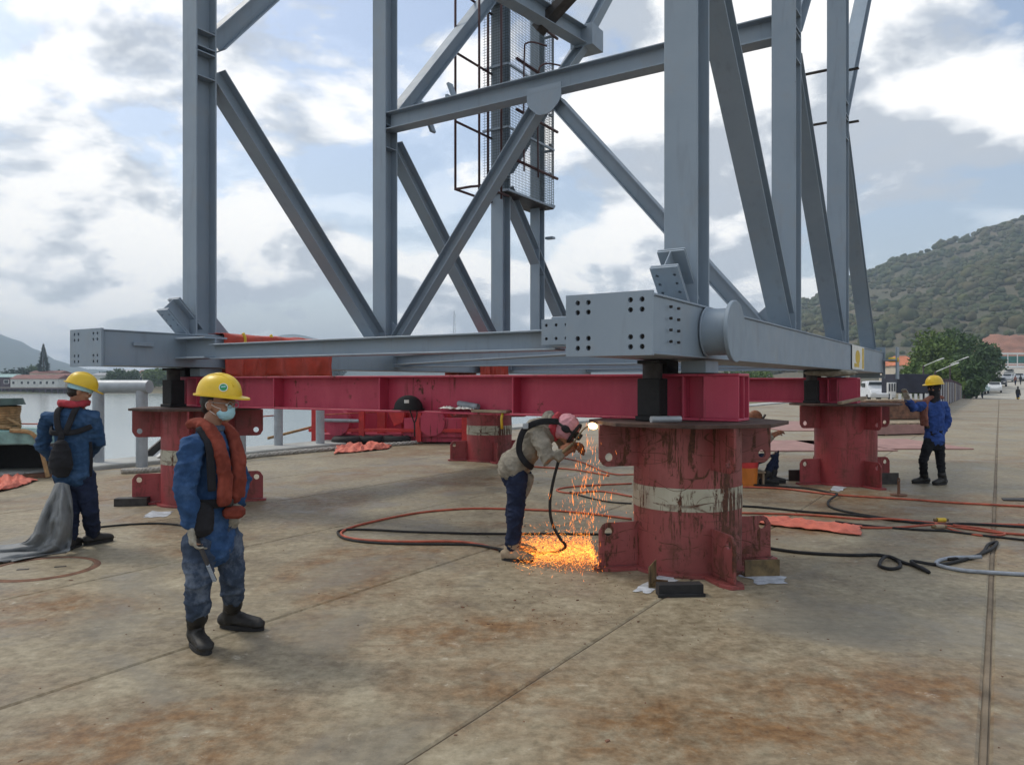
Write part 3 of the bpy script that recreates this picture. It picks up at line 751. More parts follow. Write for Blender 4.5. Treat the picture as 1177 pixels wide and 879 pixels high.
# stub braces pointing back toward the near end, with drilled splice plates
for t in (0.0, TL):
    a, b_ = Vector((-.10, t, ZT + .02)), Vector((-.47, t, ZT + .40)); ax = (b_ - a).normalized(); up = Vector((ax.z, 0, -ax.x))
    sb = brace(a, b_, up, .22, .24, 'brace_stub')
    for k_ in (-1, 1):
        hl = [(x, y, .014) for x in (.27, .36, .45) for y in (-.075, .075)]
        part(MB().plate([(.12, -.12), (.53, -.12), (.53, .12), (.12, .12)], hl, .014, a + up*(.124*k_), ax, (0, 1, 0)), 'splice_plate', parent=sb, bevel=0)
# cross frame at the second columns: beam, gusset, K braces
XF = SB
part(MB().ibeam((XF - .02, .02, 6.17), (XF - .02, TL - .155, 6.17), (0, 0, 1), .30, .26, .014, .02), 'cross_beam')
gz_ = MB().plate([(-.30, .44), (.30, .44), (.30, .22), (.25, .13), (.14, .03), (.08, .0), (-.08, .0), (-.14, .03), (-.25, .13), (-.30, .22)], [], .02, (XF - .14, 3.535, 5.68), (0, 1, 0), (0, 0, 1)); part(gz_, 'gusset', bevel=0)
brace((XF - .02, 3.70, 5.86), (XF - .02, TL - .30, ZT + .10), (0, 1, .9), .20, .22)
brace((XF - .02, 3.37, 5.86), (XF - .02, .34, ZT + .10), (0, 1, -.9), .20, .22)
part(MB().plate([(0, 0), (.5, 0), (0, .42)], [], .016, (XF, .16, ZT + .024), (0, 1, 0), (0, 0, 1)), 'gusset', bevel=0)
part(MB().plate([(0, 0), (.5, 0), (0, .42)], [], .016, (XF, TL - .16, ZT + .024), (0, -1, 0), (0, 0, 1)), 'gusset', bevel=0)
for t_, z_ in ((6.15, 6.42), (5.55, 6.62)):
    part(MB().bar((XF + .3, t_ + .12, z_ + .12), (XF + .3, t_ - .12, z_ - .45), .05, .13, (1, 0, 0)), 'cleat')
    part(MB().box((XF + .18, t_, z_ - .2), (.26, .05, .08)), 'cleat_bracket')
for z_ in (6.95, 6.05):
    part(MB().box((2*SB, .34, z_), (.09, .42, .02)), 'cleat', 'darksteel'); part(MB().box((2*SB + .2, -.2, z_), (.09, .2, .02)), 'cleat', 'darksteel')
# bottom cross beams
def bottom_beam(s, z0=1.89, z1=2.08, y0=.36, y1=6.58, b=.19):
    return part(MB().ibeam((s, y0, (z0+z1)/2), (s, y1, (z0+z1)/2), (0, 0, 1), z1 - z0, b, .012, .018), 'bottom_beam')
bottom_beam(-.4, y0=1.05, y1=6.0)
for s in (SB, 2*SB, 3*SB - .1): bottom_beam(s, 1.86, 2.08)
st = part(MB().ibeam((-.4, 6.575, 2.035), (-.4, 5.98, 2.035), (0, 0, 1), .27, .34, .016, .022), 'beam_stub')
st = part(MB().ibeam((-.4, .365, 2.05), (-.4, 1.06, 2.05), (0, 0, 1), .27, .30, .016, .022), 'beam_stub')
hl = [(x, y, .015) for x in (-.2, -.1, .0, .1, .2) for y in (-.06, .06)]
part(MB().plate([(-.25, -.115), (.25, -.115), (.25, .115), (-.25, .115)], hl, .018, (-.56, .90, 2.05), (0, 1, 0), (0, 0, 1)), 'splice_plate', parent=st, bevel=0)
part(MB().box((-.545, .90, 2.05), (.006, .46, .19)), 'splice_hole_shade', 'darksteel', st, bevel=0)  # thin dark sheet behind the splice holes, shade put in as colour
# plan braces under the tower
brace((.3, .5, 1.98), (SB - .2, 6.4, 1.98), (0, 0, 1), .16, .16, 'plan_brace')
brace((SB + .2, 6.4, 1.98), (2*SB - .2, .5, 1.98), (0, 0, 1), .16, .16, 'plan_brace')
# access cage beside the back columns
def cage():
    y0, y1 = 6.55, 7.2; x0, x1 = 7.25, 9.25; z0, z1 = 5.72, 12.5
    def panel(o, ax, ln):
        m = MB(); o = Vector(o); ax = Vector(ax); h = z1 - z0
        a = 0.0
        while a <= ln: m.bar(o + ax*a, o + ax*a + Vector((0, 0, h)), .006, .006); a += .06
        z = 0.0
        while z <= h: m.bar(o + Vector((0, 0, z)), o + ax*ln + Vector((0, 0, z)), .006, .006); z += .06
        return m
    for o, ax, ln in (((x0, y0, z0), (1, 0, 0), x1 - x0), ((x0, y0, z0), (0, 1, 0), y1 - y0), ((x1, y0, z0), (0, 1, 0), y1 - y0)):
        pn = panel(o, ax, ln); pn = part(pn, 'mesh_panel', 'meshw', bevel=0); tag(pn, kind='stuff')
        for z in (z0, z0 + 1.35, z0 + 2.7, z0 + 4.05):
            part(MB().bar(Vector((o[0], o[1], z)) , Vector((o[0], o[1], z)) + Vector(ax)*ln, .045, .045), 'mesh_frame', parent=pn, bevel=0)
    part(MB().box(((x0+x1)/2, (y0+y1)/2, z0 - .03), (x1 - x0, y1 - y0, .03)), 'cage_floor', 'darksteel')
    # maroon rail frames standing off the cage
    def rail(pts, r=.026): part(MB().tube(pts, r, 7), 'guard_rail', 'maroon', bevel=0, smooth=True)
    for yy, xs in ((7.0, (5.98, 7.15)), (6.62, (6.28, 7.1))):
        for xx in xs: rail([(xx, yy, 5.5), (xx, yy, 12)])
        for z in ((5.52, 6.9, 8.3, 9.6) if yy > 6.9 else (5.62,)): rail([(xs[0], yy, z), (xs[1] + .3, yy, z)])
    rail([(5.98, 7.0, 5.52), (5.98, 6.62, 5.52), (6.28, 6.62, 5.6)])
    for z in (6.4, 7.5, 8.6, 9.7): rail([(7.5, 6.48, z), (9.3, 6.48, z)], .035)
    rail(smooth_path([(7.7, 6.42, 6.2), (7.7, 6.42, 8.6), (7.75, 6.35, 9.0), (8.3, 6.2, 9.1)], 6), .02)
    rail(smooth_path([(8.3, 6.42, 6.2), (8.3, 6.42, 8.3), (8.4, 6.35, 8.75), (9.0, 6.2, 8.9)], 6), .02)
    # conduit and steps on the last column
    part(MB().tube([(9.3, 6.6, 6.4), (9.3, 6.6, 12)], .022, 6), 'conduit', 'galv', bevel=0)
    for z in (6.5, 7.2, 7.9, 8.6): part(MB().box((9.25, 6.62, z), (.12, .07, .05)), 'clip', 'galv', bevel=0)
    for z in (5.0, 5.75): part(MB().box((9.2, 6.62, z), (.14, .2, .05)), 'clip', bevel=0)
cage()
def loc(p): q = p - A0; return Vector((q.dot(U), q.dot(V), q.z))
# upper longitudinal beam meeting a gusset high behind the cross frame
g0 = loc(at(672, 45, 15.6)); b0 = loc(at(556, -24, 13.2))
part(MB().ibeam(b0, g0, (0, 0, 1), .34, .28, .014, .02), 'upper_beam')
part(MB().box(g0 + Vector((.1, 0, 0)), (.5, .5, .44)), 'node_block')
brace(g0, loc(at(712, -30, 15.9)), (0, 1, 0), .2, .2); brace(g0 + Vector((0, 0, -.1)), loc(at(622, 122, 15.4)), (0, 1, .5), .2, .2)
part(MB().bar(loc(at(662, -12, 14.4)), loc(at(618, 36, 14.8)), .30, .16), 'stair_stringer', 'darksteel')
part(MB().bar(loc(at(640, -6, 14.5)), loc(at(690, -30, 14.6)), .06, .06), 'guard_rail', 'darksteel')

# ================================================================== RED SUPPORT PILLARS
PY = R(13.6)
M['plate_dark'] = plain('dark_rusted_plate', (.075, .042, .032), .8, .5, 7, .5, .004, 40)
def plus(r, w, R_, n=96):
    out = []
    for k in range(n):
        q = 2*math.pi*k/n; f = (q + math.pi/4) % (math.pi/2) - math.pi/4
        a = min(R_/math.cos(f), w/max(1e-6, abs(math.sin(f)))); rr = max(r, a); out.append((rr*math.cos(q), rr*math.sin(q)))
    return out
def pillar(loc_, label, mt, band=True, yaw=PY):
    t = empty('support_pillar', loc_, yaw); tag(t, label, 'support pillar', 'red steel support pillars under the tower')
    H = 1.24; mm = M[mt]
    m = MB(); n = 72; r = .465; vs_ = []; rows = 14
    for j in range(rows + 1):
        z = .026 + (H - .026)*j/rows
        for k in range(n):
            q = 2*math.pi*k/n; rr = r + .004*fb((math.cos(q)*1.5, math.sin(q)*1.5, z*2), 1, 3); vs_.append((rr*math.cos(q), rr*math.sin(q), z))
    m.add(vs_, [(j*n+k, j*n+(k+1) % n, (j+1)*n+(k+1) % n, (j+1)*n+k) for j in range(rows) for k in range(n)])
    m.build('pipe', mm, t, True)
    MB().plate(plus(.52, .10, .86), [], .026, (0, 0, .0135), (1, 0, 0), (0, 1, 0)).build('base_plate', mm, t, bevel=.003)
    MB().plate([(.86*math.cos(a), .86*math.sin(a)) for a in [R(22.5 + 45*i) for i in range(8)]], [], .03, (0, 0, H + .015), (1, 0, 0), (0, 1, 0)).build('top_plate', M['plate_dark'], t, bevel=.003)
    c = .035
    for i in range(4):
        a = R(90*i); ax = Vector((math.cos(a), math.sin(a), 0))
        x0, x1 = .455, .82
        lo = [(x0, .03), (x1, .03), (x1, .40 - c*2), (x1 - c, .40 - c*.5), (x1 - 2*c, .40), (x0, .40)]
        MB().plate(lo, [(x1 - .085, .32, .036)], .024, (0, 0, 0), ax, (0, 0, 1)).build('lower_gusset', mm, t, bevel=.003)
        up = [(x0, H - .002), (x0, H - .36), (x1 - 2*c, H - .36), (x1 - c, H - .36 + c*.4), (x1, H - .36 + 2*c), (x1, H - .002)]
        MB().plate(up, [(x1 - .09, H - .28, .036)], .024, (0, 0, 0), ax, (0, 0, 1)).build('upper_gusset', mm, t, bevel=.003)
    if band:
        m = MB(); vs_ = []
        for z in (.535, .60, .66, .725):
            for k in range(n):
                q = 2*math.pi*k/n; rr = .4665 + .004*fb((math.cos(q)*1.5, math.sin(q)*1.5, z*2), 1, 3) + .0022; vs_.append((rr*math.cos(q), rr*math.sin(q), z))
        m.add(vs_, [(j*n+k, j*n+(k+1) % n, (j+1)*n+(k+1) % n, (j+1)*n+k) for j in range(3) for k in range(n)])
        b = m.build('paint_band', M['band'], t, True)
    return t
PA = pillar(A0, 'scratched red pillar with cream band and scrape marks, beside the cutter and his sparks', 'red_pillar')
PB = pillar(W(-.12, 6.72), 'red pillar behind the denim worker in the orange life vest', 'red_far')
PC = pillar(Vector((5.32, 12.22, 0)), 'plain deep red pillar without a band, nearest the waving worker', 'red_far', band=False)
PD = pillar(W(6.62, 6.6), 'red pillar with white band at the back, partly hidden by the bending cutter', 'red_far')

# ================================================================== RED CROSS BEAMS
def red_beam(s, y0, y1, label):
    t = empty('red_beam', W(s, 0), UA); tag(t, label, 'steel beam', 'red beams carrying the tower')
    z0, z1 = 1.275, 1.675; tf = .022
    MB().box((0, (y0+y1)/2, (z0+z1)/2), (.016, y1 - y0, z1 - z0 - 2*tf)).build('web', M['red'], t)
    for z in (z0 + tf/2, z1 - tf/2): MB().box((0, (y0+y1)/2, z), (.32, y1 - y0, tf)).build('flange', M['red'], t, bevel=.004)
    ys = [y for y in (-.02, 1.72, 3.47, 5.2, 6.72) if y0 < y < y1]
    for y in ys:
        for sd in (-1, 1): MB().box((sd*.083, y, (z0+z1)/2), (.148, .018, z1 - z0 - 2*tf - .004)).build('stiffener', M['red'], t, bevel=.002)
    for y in (y0 + .15, y1 - .15):
        for sd in (-1, 1): MB().box((sd*.15, y, (z0+z1)/2), (.016, .30, z1 - z0 - 2*tf - .004)).build('cheek_plate', M['red'], t, bevel=.002)
    return t
red_beam(0, -.50, 7.25, 'long deep red steel beam across the near pillars, with a black helmet on its flange')
red_beam(6.6, -.45, 7.1, 'deep red steel beam across the far pillars behind the scratched pillar')
# packing between beams and girders, and the dark jacks on the pillar heads
def packing(s, t, lab, n=0):
    r = empty('packing_stack', W(s, t, 1.676), UA); tag(r, lab, 'packing', 'packing under the girders')
    MB().box((.02, -.14, .055), (.34, .22, .11)).build('steel_block', M['grey'], r, bevel=.004)
    MB().box((.02, .22, .06), (.30, .22, .12)).build('black_block', M['black'], r, bevel=.004)
    MB().box((.02, -.02, .0035), (.40, .62, .007)).build('shim', M['darksteel'], r)
    return r
packing(0, .03, 'grey and black packing blocks above the scratched near pillar')
packing(0, 6.9, 'black packing blocks above the pillar behind the denim worker')
packing(6.6, .03, 'packing blocks above the pillar nearest the waving worker')
def jack(s, t, lab):
    r = empty('hydraulic_jack', W(s, t, 1.275), UA); tag(r, lab, 'jack', 'black jacks on the pillar heads')
    MB().box((0, 0, .02), (.24, .22, .04)).build('jack_foot', M['black'], r, bevel=.004)
    MB().box((0, 0, .20), (.20, .20, .32)).build('jack_body', M['black'], r, bevel=.008)
    MB().cyl((0, 0, .36), (0, 0, .50), .085, None, 20).build('jack_ram', M['darksteel'], r, 35)
    MB().box((0, 0, .50), (.2, .2, .03)).build('jack_cap', M['black'], r, bevel=.004)
jack(-.30, .20, 'black hydraulic jack standing on the scratched near pillar')
jack(-.32, 6.98, 'black hydraulic jack on the pillar behind the denim worker')
jack(6.32, .20, 'black hydraulic jack on the pillar nearest the waving worker')

# ================================================================== PROPS ON THE PIER
def cloth(name, corners, nx, ny, amp, mat, label, cat, seed, lift=.02, fold=3.0, thick=.006, freq=3.0, parent=None):
    """crumpled sheet between four ground corners, edges uneven, lying on the deck"""
    A_, B_, C_, D_ = [Vector(c) for c in corners]; o = (A_ + B_ + C_ + D_) / 4; o.z = 0
    def f(u, v):
        uu = u + .05*fb((v*3, seed, 0), 1, 3); vv = v + .07*fb((u*4, seed + 5, 0), 1, 3)
        p = A_*(1-uu)*(1-vv) + B_*uu*(1-vv) + C_*uu*vv + D_*(1-uu)*vv
        h = abs(fb((u*freq*2 + seed, v*freq, 0), 1, 4)) * amp * 1.4 + amp*.5*max(0, math.sin((u*fold + fb((u*2, v*2, seed), 1, 3)*1.2) * 6.28))
        e = min(1, 6*min(u, 1-u, v, 1-v) + .25)
        q = p - o; return (q.x, q.y, q.z + lift + h*e)
    ob = grid_mesh(name, f, nx, ny, mat, True, parent); ob.location = o
    sm = ob.modifiers.new('thick', 'SOLIDIFY'); sm.thickness = thick; sm.offset = -1
    if label: tag(ob, label, cat)
    return ob
cloth('tarpaulin', [G(868, 603), G(990, 617), G(990, 606), G(872, 595)], 60, 16, .035, M['orange_cloth'], 'flattened orange tarpaulin strip lying among the hoses beside the scratched pillar', 'tarpaulin', 3, fold=5)
cloth('tarpaulin', [G(384, 523), G(446, 517), G(452, 512), G(388, 514)], 50, 18, .10, M['orange_cloth'], 'crumpled orange tarpaulin heap on the quay behind the denim worker', 'tarpaulin', 11, fold=4)
cloth('tarpaulin', [G(-60, 578), G(18, 562), G(44, 553), G(-30, 545)], 40, 20, .10, M['orange_cloth'], 'orange tarpaulin lying on the deck at the edge of the view below the winch', 'tarpaulin', 21, fold=3)
def draped(name, s0, s1, label, seed, y=6.905, w=.66, drop=.34, top=ZT):
    """tarpaulin folded over a girder"""
    t = empty(name, W((s0+s1)/2, y, top), UA); tag(t, label, 'tarpaulin'); ln = s1 - s0
    def f(u, v):
        q = (v - .5) * 2; wav = .045*fb((u*7, v*3, seed), 1, 4) + .04*(abs(v-.5)*2)*math.sin(u*30 + 3*fb((u*3, v*2, seed), 1, 3) + v*2)
        x = (u - .5)*ln + .03*fb((v*5, seed, 1), 1, 2); a = abs(q); half = w/2 + .05
        if a < .42: yy = q/.42*half; zz = .035 + .025*fb((u*6, v*6, seed), 1, 4) - .015*(a/.42)**3
        else: yy = math.copysign(half + .02 + wav*.8 + .02, q); zz = .02 - (a - .42)/.58*(drop + .24) + .02*math.sin(u*14 + seed)
        return (x, yy, zz)
    o = grid_mesh('sheet', f, 90, 40, M['orange_tarp'], True, t); sm = o.modifiers.new('thick', 'SOLIDIFY'); sm.thickness = .008
    for xx in (-.36, -.12):
        pts = [((xx + .02*math.sin(k))*ln, -(w/2 + .10), .05 - .06*k) for k in range(6)]
        MB().tube(pts, .022, 6).build('strap', M['yellow'], t, True)
draped('girder_tarpaulin', .12, 2.1, 'orange tarpaulin with yellow straps draped over the grey girder above the red beam', 2)
draped('girder_tarpaulin', 6.1, 7.2, 'short orange tarpaulin draped over the far part of the grey girder', 9)

# grey tarpaulin hanging from the worker seen from behind
def grey_tarp():
    rows = [[at(64, 556, 7.2), at(72, 553, 7.12), at(79, 558, 7.2)], [at(56, 574, 7.15), at(70, 572, 7.02), at(83, 578, 7.2)], [at(45, 598, 7.1), at(68, 598, 6.95), at(84, 603, 7.2)],
            [at(33, 618, 7.1), at(60, 622, 6.95), at(82, 628, 7.2)], [G(14, 626, .05), G(52, 634, .06), G(80, 634, .05)], [G(-30, 630, .03), G(20, 642, .04), G(60, 637, .02)], [G(-70, 634, .02), G(-25, 650, .03), G(20, 645, .02)]]
    o = Vector((rows[3][1].x, rows[3][1].y, 0)); n = len(rows) - 1
    cols = [smooth_path([r[c] for r in rows], 10) for c in range(3)]
    def f(u, v):
        i = min(len(cols[0]) - 1, int(round(v*(len(cols[0]) - 1)))); a, b, c = cols[0][i], cols[1][i], cols[2][i]
        p = a*(1-u)*(1-u) + b*2*u*(1-u) + c*u*u
        am = .05*min(1, v*3)
        q = p + Vector((.3, -.8, .3)) * am * (math.sin(u*13 + 3*fb((u*2, v*3, 4), 1, 3)) + .8*fb((u*5, v*6, 2), 1, 4))
        q.z = max(q.z, .012 + .01*abs(fb((u*6, v*9, 3), 1, 2)))
        return tuple(q - o)
    ob = grid_mesh('grey_tarpaulin', f, 40, len(cols[0]) - 1, M['grey_tarp']); ob.location = o
    sm = ob.modifiers.new('thick', 'SOLIDIFY'); sm.thickness = .006
    tag(ob, 'grey tarpaulin hanging beside the worker seen from behind and trailing on the deck', 'tarpaulin')
grey_tarp()

# hoses and cables on the deck
def hose(pts, r, mat, label, name='hose', cat='hose', z=None, grp='hoses and cables on the deck', n=9):
    P = [p if isinstance(p, Vector) else G(*p[:2]) + Vector((0, 0, r*1.02 + (p[2] if len(p) > 2 else 0))) for p in pts]
    P = smooth_path(P, n); o = P[0].copy(); o.z = 0
    ob = MB().tube([p - o + Vector((.006*fb((p.x*3, p.y*3, 1), 1, 2), .006*fb((p.x*3, p.y*3, 7), 1, 2), 0)) for p in P], r, 8).build(name, mat, None, True); ob.location = o
    tag(ob, label, cat, grp); return ob
hose([(726, 598), (660, 590), (600, 587), (540, 586), (480, 591), (425, 602), (394, 612), (402, 620), (450, 624), (520, 624), (548, 627), (572, 633)], .013, M['hose_o'], 'orange gas hose making a long loop left of the cutter')
hose([(726, 616), (640, 615), (560, 615), (480, 613), (415, 610), (389, 612), (398, 621), (440, 626), (500, 627), (545, 628), (575, 634, .01), (592, 636)], .012, M['black'], 'black gas hose running beside the long orange loop')
hose([(700, 548), (660, 541), (620, 538), (590, 536)], .014, M['hose_o'], 'short orange hose behind the head of the cutter')
hose([(730, 548, .02), (700, 545), (668, 532), (640, 526)], .013, M['hose_o'], 'orange hose crossing behind the cutter toward the far pillar')
hose([(726, 572), (690, 566), (655, 568), (640, 564), (665, 560), (726, 557)], .013, M['hose_o'], 'orange hose bend lying behind the sparks')
hose([(726, 580), (700, 578), (672, 572), (655, 568, .02)], .011, M['black'], 'thin black cable behind the sparks')
hose([(850, 561), (900, 563), (960, 570), (1040, 575), (1110, 580), (1230, 586)], .014, M['hose_o'], 'straight orange hose running past the feet of the waving worker')
hose([(848, 559, .02), (890, 560), (930, 563), (955, 568), (962, 572, .03), (952, 578), (956, 585), (985, 592), (1030, 599), (1062, 603)], .014, M['black'], 'black cable curving from the scratched pillar under the orange hose')
hose([(850, 583), (880, 585), (930, 590), (985, 594), (1030, 600), (1075, 604), (1120, 604), (1230, 611)], .014, M['black'], 'black cable beside the flat orange tarpaulin')
hose([(848, 591), (890, 592), (940, 594), (990, 598), (1025, 600, .02), (1080, 603), (1130, 604), (1230, 606)], .013, M['hose_o'], 'orange hose lying next to the flat orange tarpaulin')
hose([(990, 608), (1030, 608), (1075, 607, .02), (1110, 609), (1150, 614), (1230, 620)], .013, M['hose_o'], 'orange hose beyond the end of the flat orange tarpaulin')
hose([(1075, 605, .02), (1100, 612), (1130, 617), (1155, 615), (1130, 609), (1095, 608, .03)], .011, M['hose_o'], 'small orange hose loop near the yellow connector')
hose([(960, 603, .02), (1000, 606), (1050, 610), (1090, 612), (1130, 617), (1230, 628)], .012, M['black'], 'black cable running from the flat tarpaulin to the side of the view')
hose([(884, 632), (920, 637), (975, 640), (1010, 640), (1030, 645), (1035, 653), (1022, 656), (1010, 651), (1020, 644, .02), (1040, 649), (1060, 655), (1068, 660), (1048, 650, .02), (1078, 651), (1110, 645), (1138, 634), (1146, 625), (1136, 628), (1125, 640), (1090, 645)], .015, M['black'], 'thick black cable with loops in front of the other hoses')
hose([(1128, 645, .02), (1090, 644), (1076, 650), (1095, 656), (1130, 660), (1240, 666)], .017, M['hose_g'], 'grey hose leaving the looped black cable')
hose([(0, 636), (30, 630), (52, 628), (70, 628)], .012, M['black'], 'black cable under the trailing grey tarpaulin')
hose([(116, 607), (150, 604), (185, 603), (215, 606)], .011, M['black'], 'thin black cable running toward the pillar behind the denim worker')
hose([(-30, 648), (20, 641), (60, 637), (84, 632)], .012, M['black'], 'black cable passing the round manhole cover')
# connectors
def connector(px, py, mat, label):
    p = G(px, py); t = empty('hose_connector', p); tag(t, label, 'connector')
    MB().cyl((-.05, 0, .03), (.05, .01, .03), .026, None, 12).build('sleeve', mat, t, 35)
    MB().cyl((.045, .01, .03), (.085, .015, .03), .017, None, 10).build('nut', M['brass'], t, 35); MB().cyl((-.085, 0, .03), (-.045, 0, .03), .017, None, 10).build('nut', M['brass'], t, 35)
connector(1082, 601, M['yellow'], 'yellow hose connector lying on the orange hoses')
connector(1080, 609, M['timber'], 'pale brown hose connector just below the yellow one')
# cutting torch hose hanging from the hands
TORCH = at(676, 490, 6.60)
hd = [at(645, 520, 6.62), at(642, 532, 6.62), at(636, 554, 6.64), at(632, 578, 6.70), at(634, 600, 6.72), at(643, 618, 6.72), at(650, 628, 6.78), G(640, 634, .02), G(615, 636, .014), G(595, 634, .014), G(573, 633, .014)]
hose(hd, .013, M['black'], 'black torch hose hanging from the hands of the cutter', grp='torch hose')

# manhole cover
def manhole():
    p = G(48, 654); t = empty('manhole_cover', p, R(20)); tag(t, 'round iron manhole cover set in the deck below the grey tarpaulin', 'manhole cover')
    n = 56; r0, r1 = .395, .43; m = MB(); vs_ = []
    for r, z in ((r0, .003), (r0 + .012, .012), (r1, .012), (r1 + .02, .001)):
        vs_ += [(r*math.cos(2*math.pi*k/n), r*math.sin(2*math.pi*k/n), z) for k in range(n)]
    m.add(vs_, [(j*n+k, j*n+(k+1) % n, (j+1)*n+(k+1) % n, (j+1)*n+k) for j in range(3) for k in range(n)]); m.build('rim', M['rust'], t, 30)
    MB().cyl((0, 0, -.02), (0, 0, .006), .385, None, 56).build('lid', M['concrete'], t, 30)
    for x in (-.14, .14): MB().box((x, 0, .007), (.09, .03, .006)).build('lifting_slot', M['darksteel'], t)
manhole()
# eye bolt and flat plate on the deck
def eyebolt():
    t = empty('eye_bolt', G(1033, 570)); tag(t, 'small rusty eye bolt standing on the deck near the waving worker', 'bolt')
    MB().cyl((0, 0, 0), (0, 0, .02), .11, None, 20).build('base_disc', M['rust'], t, 35); MB().cyl((0, 0, .02), (0, 0, .2), .022, .016, 10).build('stem', M['rust'], t, 35)
    MB().tube([(0, .03*math.cos(a*.6), .22 + .03*math.sin(a*.6)) for a in range(11)], .009, 6).build('eye', M['rust'], t, True)
eyebolt()
o = MB().plate([(-.2, -.08), (.1, -.12), (.24, -.02), (.18, .1), (-.12, .09)], [], .016, (0, 0, .010), (1, 0, 0), (0, 1, 0)).build('scrap_plate', M['darksteel'], None, bevel=.002); o.location = G(1166, 575)
tag(o, 'small flat dark scrap of steel plate on the deck at the edge of the view', 'scrap')

# wedges, bars and pale spills at the foot of the scratched pillar
def placed(name, mb, mat, loc_, rz, label, cat, bevel=.003, smooth=False):
    o = mb.build(name, mat, None, smooth, bevel); o.location = loc_; o.rotation_euler = (0, 0, rz); tag(o, label, cat); return o
placed('steel_block', MB().box((0, 0, .045), (.34, .10, .09)).box((0, -.058, .012), (.36, .02, .024)), M['black'], G(781, 684), R(4), 'black steel block at the front foot of the scratched pillar', 'steel block')
placed('angle_bar', MB().box((0, 0, .085), (.012, .26, .17)).box((.05, 0, .008), (.10, .26, .012)), M['brass'], G(750, 672), R(-22), 'rusty angle bar leaning at the front foot of the scratched pillar', 'angle bar')
placed('angle_bar', MB().box((0, 0, .07), (.30, .014, .14)).box((0, .05, .008), (.30, .10, .012)), M['brass'], G(876, 663), R(6), 'rusty brown angle bar below the side gusset of the scratched pillar', 'angle bar')
placed('angle_bar', MB().box((0, 0, .09), (.42, .02, .18)).box((0, .06, .008), (.42, .12, .012)), M['darksteel'], G(1018, 557), R(4), 'dark angle bar at the foot of the plain deep red pillar', 'angle bar')
placed('angle_bar', MB().box((0, 0, .09), (.22, .02, .18)).box((0, .06, .008), (.22, .12, .012)), M['darksteel'], G(914, 553), R(4), 'short dark bar on the side of the plain pillar toward the sitting worker', 'angle bar')
placed('angle_bar', MB().box((0, 0, .05), (.40, .16, .10)), M['darksteel'], G(152, 581), R(10), 'dark steel packing piece at the foot of the pillar behind the denim worker', 'angle bar')
def spill(pts, label, seed):
    P = [G(*p) for p in pts]; c = sum(P, Vector()) / len(P); rng = random.Random(seed); out = []
    for i in range(len(P)):
        for k_ in range(5):
            q = P[i].lerp(P[(i+1) % len(P)], k_/5) - c; f = 1 + .22*rng.uniform(-1, 1); out.append((q.x*f, q.y*f))
    m = MB(); m.add([(0, 0, .007)] + [(x, y, .0045) for x, y in out], [(0, 1+i, 1+(i+1) % len(out)) for i in range(len(out))])
    o = m.build('powder_spill', M['spill'], None, True); o.location = c; tag(o, label, 'spill', 'pale spills at the pillar feet')
spill([(728, 678), (742, 683), (758, 678), (778, 668), (770, 655), (752, 664)], 'pale blue white spill at the front foot of the scratched pillar', 1)
spill([(852, 662), (872, 672), (905, 671), (900, 664), (870, 658)], 'pale blue white spill beside the rusty bar at the scratched pillar', 2)
spill([(954, 564), (966, 566), (972, 561), (960, 558)], 'pale spill at the front foot of the plain deep red pillar', 3)
spill([(162, 596), (188, 595), (200, 588), (176, 588)], 'pale spill at the foot of the pillar behind the denim worker', 4)

# things lying on the red beam
def hard_hat_black():
    p = W(-.19, 3.02, 1.30); t = empty('black_helmet', p, UA + R(160)); tag(t, 'black welding helmet resting on the flange of the long red beam', 'helmet')
    m = MB(); n = 28; vs_ = []; rows = 8
    for j in range(rows):
        th = math.pi/2*j/(rows - .6)
        for k in range(n):
            q = 2*math.pi*k/n; vs_.append((.15*math.cos(q)*math.cos(th)*1.08, .125*math.sin(q)*math.cos(th), .015 + .15*math.sin(th)**.9))
    m.add(vs_, [(j*n+k, j*n+(k+1) % n, (j+1)*n+(k+1) % n, (j+1)*n+k) for j in range(rows-1) for k in range(n)] + [tuple((rows-1)*n+k for k in range(n))])
    m.build('shell', M['black'], t, True)
    MB().plate([(.175*math.cos(2*math.pi*k/32)*1.05, .145*math.sin(2*math.pi*k/32)) for k in range(32)], [], .01, (0, 0, .014), (1, 0, 0), (0, 1, 0)).build('brim', M['black'], t)
    MB().box((.08, .1, .10), (.05, .012, .035)).build('sticker', M['paper'], t)
    pts = [(.06, .128, .02), (.045, .15, -.05), (.02, .16, -.12), (-.01, .155, -.06), (-.03, .13, .01)]
    MB().tube(smooth_path(pts, 6), .007, 6).build('chin_strap', M['black'], t, True); MB().tube([(.02, .16, -.12), (.018, .162, -.27)], .008, 6).build('strap_tail', M['black'], t, True)
hard_hat_black()
def rags():
    p = W(-.10, 2.42, 1.298); t = empty('folded_rags', p, UA); tag(t, 'pale rags and a paper roll lying on the red beam flange', 'rags')
    def f(u, v): return ((u-.5)*.16, (v-.5)*.42, .012 + .04*abs(fb((u*3, v*5, 1), 1, 4)) + .015)
    grid_mesh('rag', f, 16, 26, M['paper'], True, t)
    MB().cyl((.0, -.25, .055), (.03, .02, .085), .03, None, 14).build('paper_roll', M['hose_g'], t, 35)
rags()
pl = MB().box((0, 0, .012), (.16, .42, .024)).build('packing_plank', M['timber'], None, bevel=.002); pl.location = W(-.12, 1.98, 1.299); pl.rotation_euler = (0, 0, UA); tag(pl, 'brown plank lying on the red beam flange beside the rags', 'plank')
st_ = MB().tube([(0, 0, 0), (-.012, 0, -.06), (-.006, .01, -.16)], .014, 6).build('yellow_strap', M['yellow'], None, True); st_.location = W(-.165, 1.83, 1.30); tag(st_, 'short yellow strap hanging from the red beam above the back pillar', 'strap')
